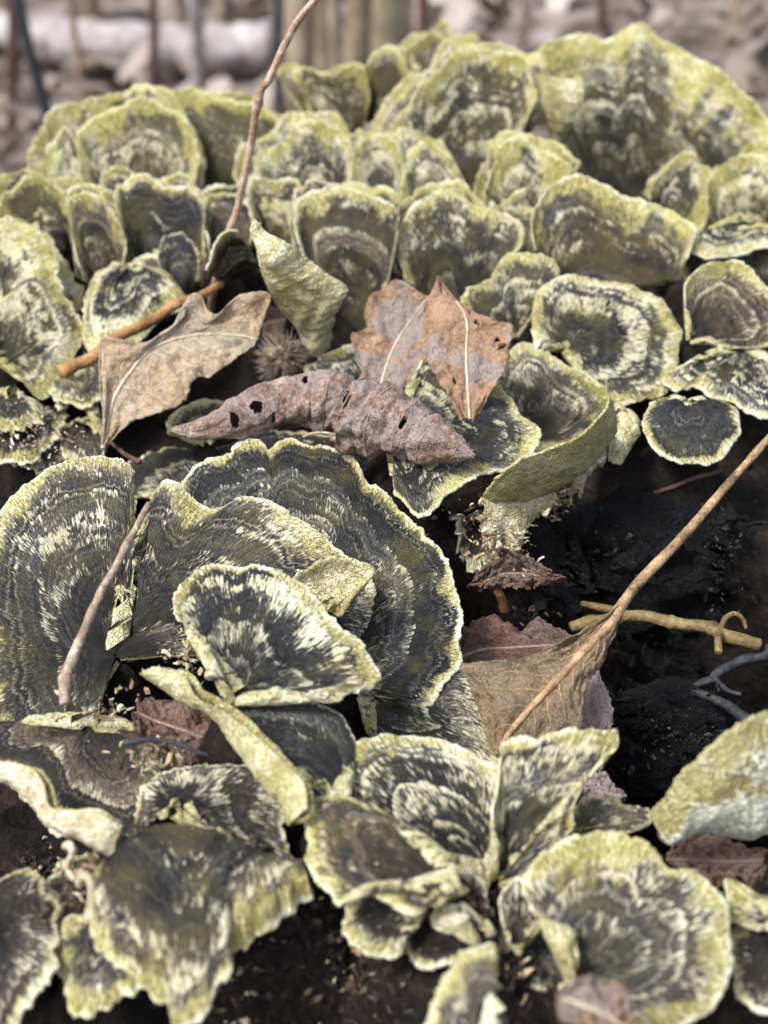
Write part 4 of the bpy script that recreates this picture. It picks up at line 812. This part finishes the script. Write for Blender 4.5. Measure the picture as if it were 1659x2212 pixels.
STEM('brown_sliver', 'brown sliver lying over the dark red matted leaf', '270,1605,8 300,1597,9 350,1598,9 400,1612,9 450,1630,8', .45, .2, M_DARKTWIG, 'twig', SG, n=40)
STEM('brown_sliver', 'thin reddish sliver below the tip of the tan lobed leaf', '240,955,3 270,980,4 302,1000,5', .3, .5, M_REDTWIG, 'twig', SG, n=30)
STEM('brown_sliver', 'dark straight stub rising behind the tan lobed leaf', '437,660,5 440,600,12 444,560,16', .9, .7, M_REDTWIG, 'twig', SG, n=30)
STEM('curled_strand', 'pale curled fungus strand above the weathered brown fan', '175,1912,6 178,1895,8 195,1895,9 200,1915,8 195,1950,5 190,1985,3', .5, .6, M_VEIN, 'strand', SG, n=40)
STEM('curled_strand', 'pinkish hooked fungus strand over the black soil', '140,1830,4 150,1822,6 158,1840,6 145,1870,3 160,1900,2', .5, .4, M_VEIN, 'strand', SG, n=40)

def burr():
    C = pt(612, 774, 5.5); root = tag(empty('seed_burr', C-np.array([0, 0, .003])), 'grey-brown bristly seed burr in the dark gap beside the pointed flap', 'seed burr'); O = np.array(root.location)
    v, f = blob(C, np.array([.0024]*3), 4, 9); mesh('core', np.array(v), f, M_BURR, root, O)
    rg = np.random.default_rng(2); V = []; F = []
    for i in range(260):
        d = unit(rg.normal(size=3)); l = .0046*rg.uniform(.75, 1.1); b_ = unit(rg.normal(size=3)*.25+d)
        p = [C+d*.0018, C+d*.0018+(d*.6+b_*.4)*(l*.5), C+d*.0018+b_*l*.95]; vv, ff = tube(np.array(p), [.00017, .00012, .00003], 4, i, 0, False)
        k = len(V); V.extend(vv.tolist()); F.extend([[q+k for q in g] for g in ff])
    o = mesh('bristles', np.array(V), F, M_BURR, root, O); o['kind'] = 'stuff'
burr()

# ---------------------------------------------------------------- charred lumps and crumbs
def lump(label, path, r, seed, flute=0.0):
    P = curve([pt(*p) for p in xy(path)], 60); n = 60; th = np.linspace(0, 2*math.pi, 48, endpoint=False)
    rad = np.interp(np.linspace(0, 1, n), np.linspace(0, 1, len(r)), r)*1e-3
    T = unit(np.gradient(P, axis=0)); A = unit(np.cross(T, [0, 0.3, 1])); B = np.cross(T, A)
    k = np.arange(n)[:, None]
    rr = rad[:, None]*(0.40+1.0*fbm2(k*.12+seed, np.cos(th)*2.2+np.sin(th)*3.1, seed, 5)+0.35*fbm2(k*.6+seed, np.cos(th)*9+np.sin(th)*8, seed+2, 4)+flute*np.abs(np.sin(th*5+seed+k*.05)))
    V = P[:, None]+rr[..., None]*(np.cos(th)[None, :, None]*A[:, None]+np.sin(th)[None, :, None]*B[:, None]); V = V.reshape(-1, 3)
    i = np.arange(n-1)[:, None]*48; j = np.arange(48)[None, :]; q = (j+1) % 48
    F = np.stack([i+j, i+q, i+48+q, i+48+j], -1).reshape(-1, 4)
    tag(mesh('charred_wood', V, F, M_CHAR, None, P[0]), label, 'wood', 'charred wood lumps in the hollow')
lump('crusty blue-black charred lump at the back of the hollow', '1180,1250,-40 1240,1215,-26 1300,1200,-19 1370,1200,-17 1430,1220,-20 1480,1260,-30', [2, 9, 13, 13, 10, 2], 3, .1)
lump('fluted charred stub of wood leaning at the side of the hollow', '1630,1480,-70 1600,1380,-45 1575,1280,-26 1560,1190,-13 1548,1120,-5 1545,1098,-3', [11, 11, 10, 9, 7, .5], 7, .4)
lump('black charred ridge at the near side of the hollow', '1280,1700,-40 1340,1640,-30 1420,1600,-27 1480,1600,-28 1540,1640,-40', [2, 8, 9, 8, 1], 11, .1)
crumbs('soil_crumbs', 'dark crumbs and rot on the charred lumps of the hollow', [(1320,1190,70,35,-8,2), (1560,1180,25,60,-5,3), (1420,1580,60,30,-18,2), (1150,1330,30,30,-10,2)], 600, .00015, .0007, M_SOIL, 15, flake=True)
crumbs('charred_chips', 'jagged black chips of charred wood filling the hollow', [(1320,1190,80,45,-9,3), (1560,1190,35,80,-6,4), (1420,1590,80,40,-18,3), (1180,1300,40,40,-12,3), (1480,1330,80,40,-24,4), (1420,1470,90,40,-26,4)], 420, .0006, .0030, M_CHAR, 16, flake=True)
crumbs('fungus_crumbs', 'cream crumbled fungus flesh below the deep cup', [(1060,1150,35,35,2,2.5), (1100,1190,25,20,-1,2.0), (1140,1090,35,14,3,1.5), (1190,1070,25,10,3,1.5)], 800, .0002, .0008, M_FLAKE, 11, flake=True)
crumbs('fungus_crumbs', 'few pale crumbs on the crusty caps at the leaf tip', [(60,930,40,30,7,1.0), (110,960,30,20,6,1.0)], 140, .0002, .0007, M_FLAKE, 12, flake=True)
crumbs('fungus_crumbs', 'brown crumbs around the dark gap of the front rosette', [(400,1420,35,25,5,1.0), (230,1530,60,20,4,1.2), (330,1640,40,20,5,1.2), (180,1880,30,20,2,1.2)], 320, .0002, .0010, M_FLAKE, 13, flake=True)
crumbs('soil_crumbs', 'brown crumbs scattered under the rolled leaf', [(700,960,80,15,6), (330,1000,70,20,3), (880,1040,30,20,5), (1040,1300,25,30,-3)], 420, .0002, .0009, M_SOIL, 14, flake=True)

crumbs('bark_flakes', 'brown bark flakes strewn over the black soil in front', [(800,2090,120,70,-10), (560,2130,120,60,-10), (1150,2110,70,50,-8), (110,1850,50,40,-5), (1300,1770,50,20,-8)], 420, .0003, .0012, M_FLAKE, 31, flake=True)
# ---------------------------------------------------------------- background, on the forest floor
def gpt(x, y): d = ray(x, y); k = (-0.228-CAM[2])/d[2]; return CAM+d*k
def bgbranch():
    P = [gpt(-260, 125)+np.array([0, 0, .022]), gpt(0, 128)+np.array([0, 0, .02]), gpt(220, 148)+np.array([0, 0, .02]), gpt(420, 160)+np.array([0, 0, .02]), gpt(592, 160)+np.array([0, 0, .024])]
    C = curve(P, 80); V, F = tube(C, np.linspace(.020, .018, 80)*(1+.12*np.sin(np.arange(80)*.5)*n1(np.arange(80)*.2)), 14, 3, .25)
    tag(mesh('fallen_branch', V, F, M_BRANCH, None, C[0]), 'pale bleached fallen branch on the forest floor behind the stump', 'branch')
bgbranch()
BG = 'dead stalks standing behind the stump'
def stalk(label, xb, dist, xt, r, mat, lean=0.0, top=.5):
    d = ray(xb, 100); k = (dist)/d[1]; x0 = CAM[0]+d[0]*k; y0 = CAM[1]+dist
    d2 = ray(xt, 0); x1 = CAM[0]+d2[0]*dist/d2[1]
    zt = CAM[2]+d2[2]*dist/d2[1]; zb = -.24
    f = (top-zb)/(zt-zb) if zt > zb else 1
    C = curve([(x0, y0, zb), (x0+(x1-x0)*.6, y0+lean*.3, zb+(zt-zb)*.6), (x0+(x1-x0)*1.0, y0+lean*.5, zt), (x0+(x1-x0)*1.6, y0+lean, zt+.2)], 40)
    V, F = tube(C, np.linspace(r, r*.75, 40)*1e-3, 8, xb, .3); tag(mesh('dead_stalk', V, F, mat, None, C[0]), label, 'stalk', BG)
for lb, q in (('slim tan reed next to the pale knobbly stalk', (470,1.27,480,9)), ('stout tan reed behind the end of the bleached branch', (545,1.28,550,15)), ('tan reed behind the tall rusty stem', (640,1.0,650,12)),
              ('broadest tan reed of the row behind the stump', (705,1.05,695,14)), ('tan reed right of the broadest reed', (765,1.1,775,11)), ('stout tan reed left of the thinnest upright reed', (830,.95,835,11)),
              ('thinnest upright tan reed beside the dark slim stalk', (880,1.1,872,8)), ('slanting pale reed beyond the dark slim stalk', (1010,1.2,1090,6))):
    stalk(lb, *q, M_REED)
stalk('dark brown slim stalk standing among the tan reeds', 912, .85, 916, 4.0, M_REDTWIG)
stalk('dark thin stem leaning in front of the bleached branch', 118, .8, 40, 4, M_DARKTWIG)
stalk('reddish stalk beside the pale knobbly one', 378, 1.27, 382, 9, M_STEMRUST)
stalk('pale knobbly stalk rising from the bleached branch', 418, 1.05, 420, 6, M_BRANCH)
for lb, q in (('brown stalk behind the bleached branch, leaning away from the dark thin stem', (20,1.25,5,14)), ('grey-brown stalk crossing behind the end of the leaning dark stem', (70,1.28,30,10)), ('grey-brown stalk between the dark thin stem and the pale knobbly stalk', (215,1.28,190,11))): stalk(lb, *q, M_STEMGREY)
for lb, q, m_ in (('thin brown stem left of the leaning dark stem', (-10,1.0,25,4), M_REDTWIG), ('thin grey stem right of the leaning dark stem', (165,1.1,150,4), M_STEMGREY), ('thin crooked brown stem in front of the bleached branch', (300,.95,330,3), M_REDTWIG),
                  ('hair-thin dark stem between the two stout reeds', (590,.9,600,3), M_DARKTWIG), ('thin tan stem crossing the broadest reed', (735,.95,720,4), M_REED), ('slender grey stem beyond the slanting pale reed', (1120,1.15,1140,4), M_STEMGREY),
                  ('thin brown stem above the giant dark cup', (1330,1.2,1300,4), M_REDTWIG), ('thin grey stem at the far side of the giant dark cup', (1560,1.2,1590,4), M_STEMGREY)):
    stalk(lb, *q, m_)
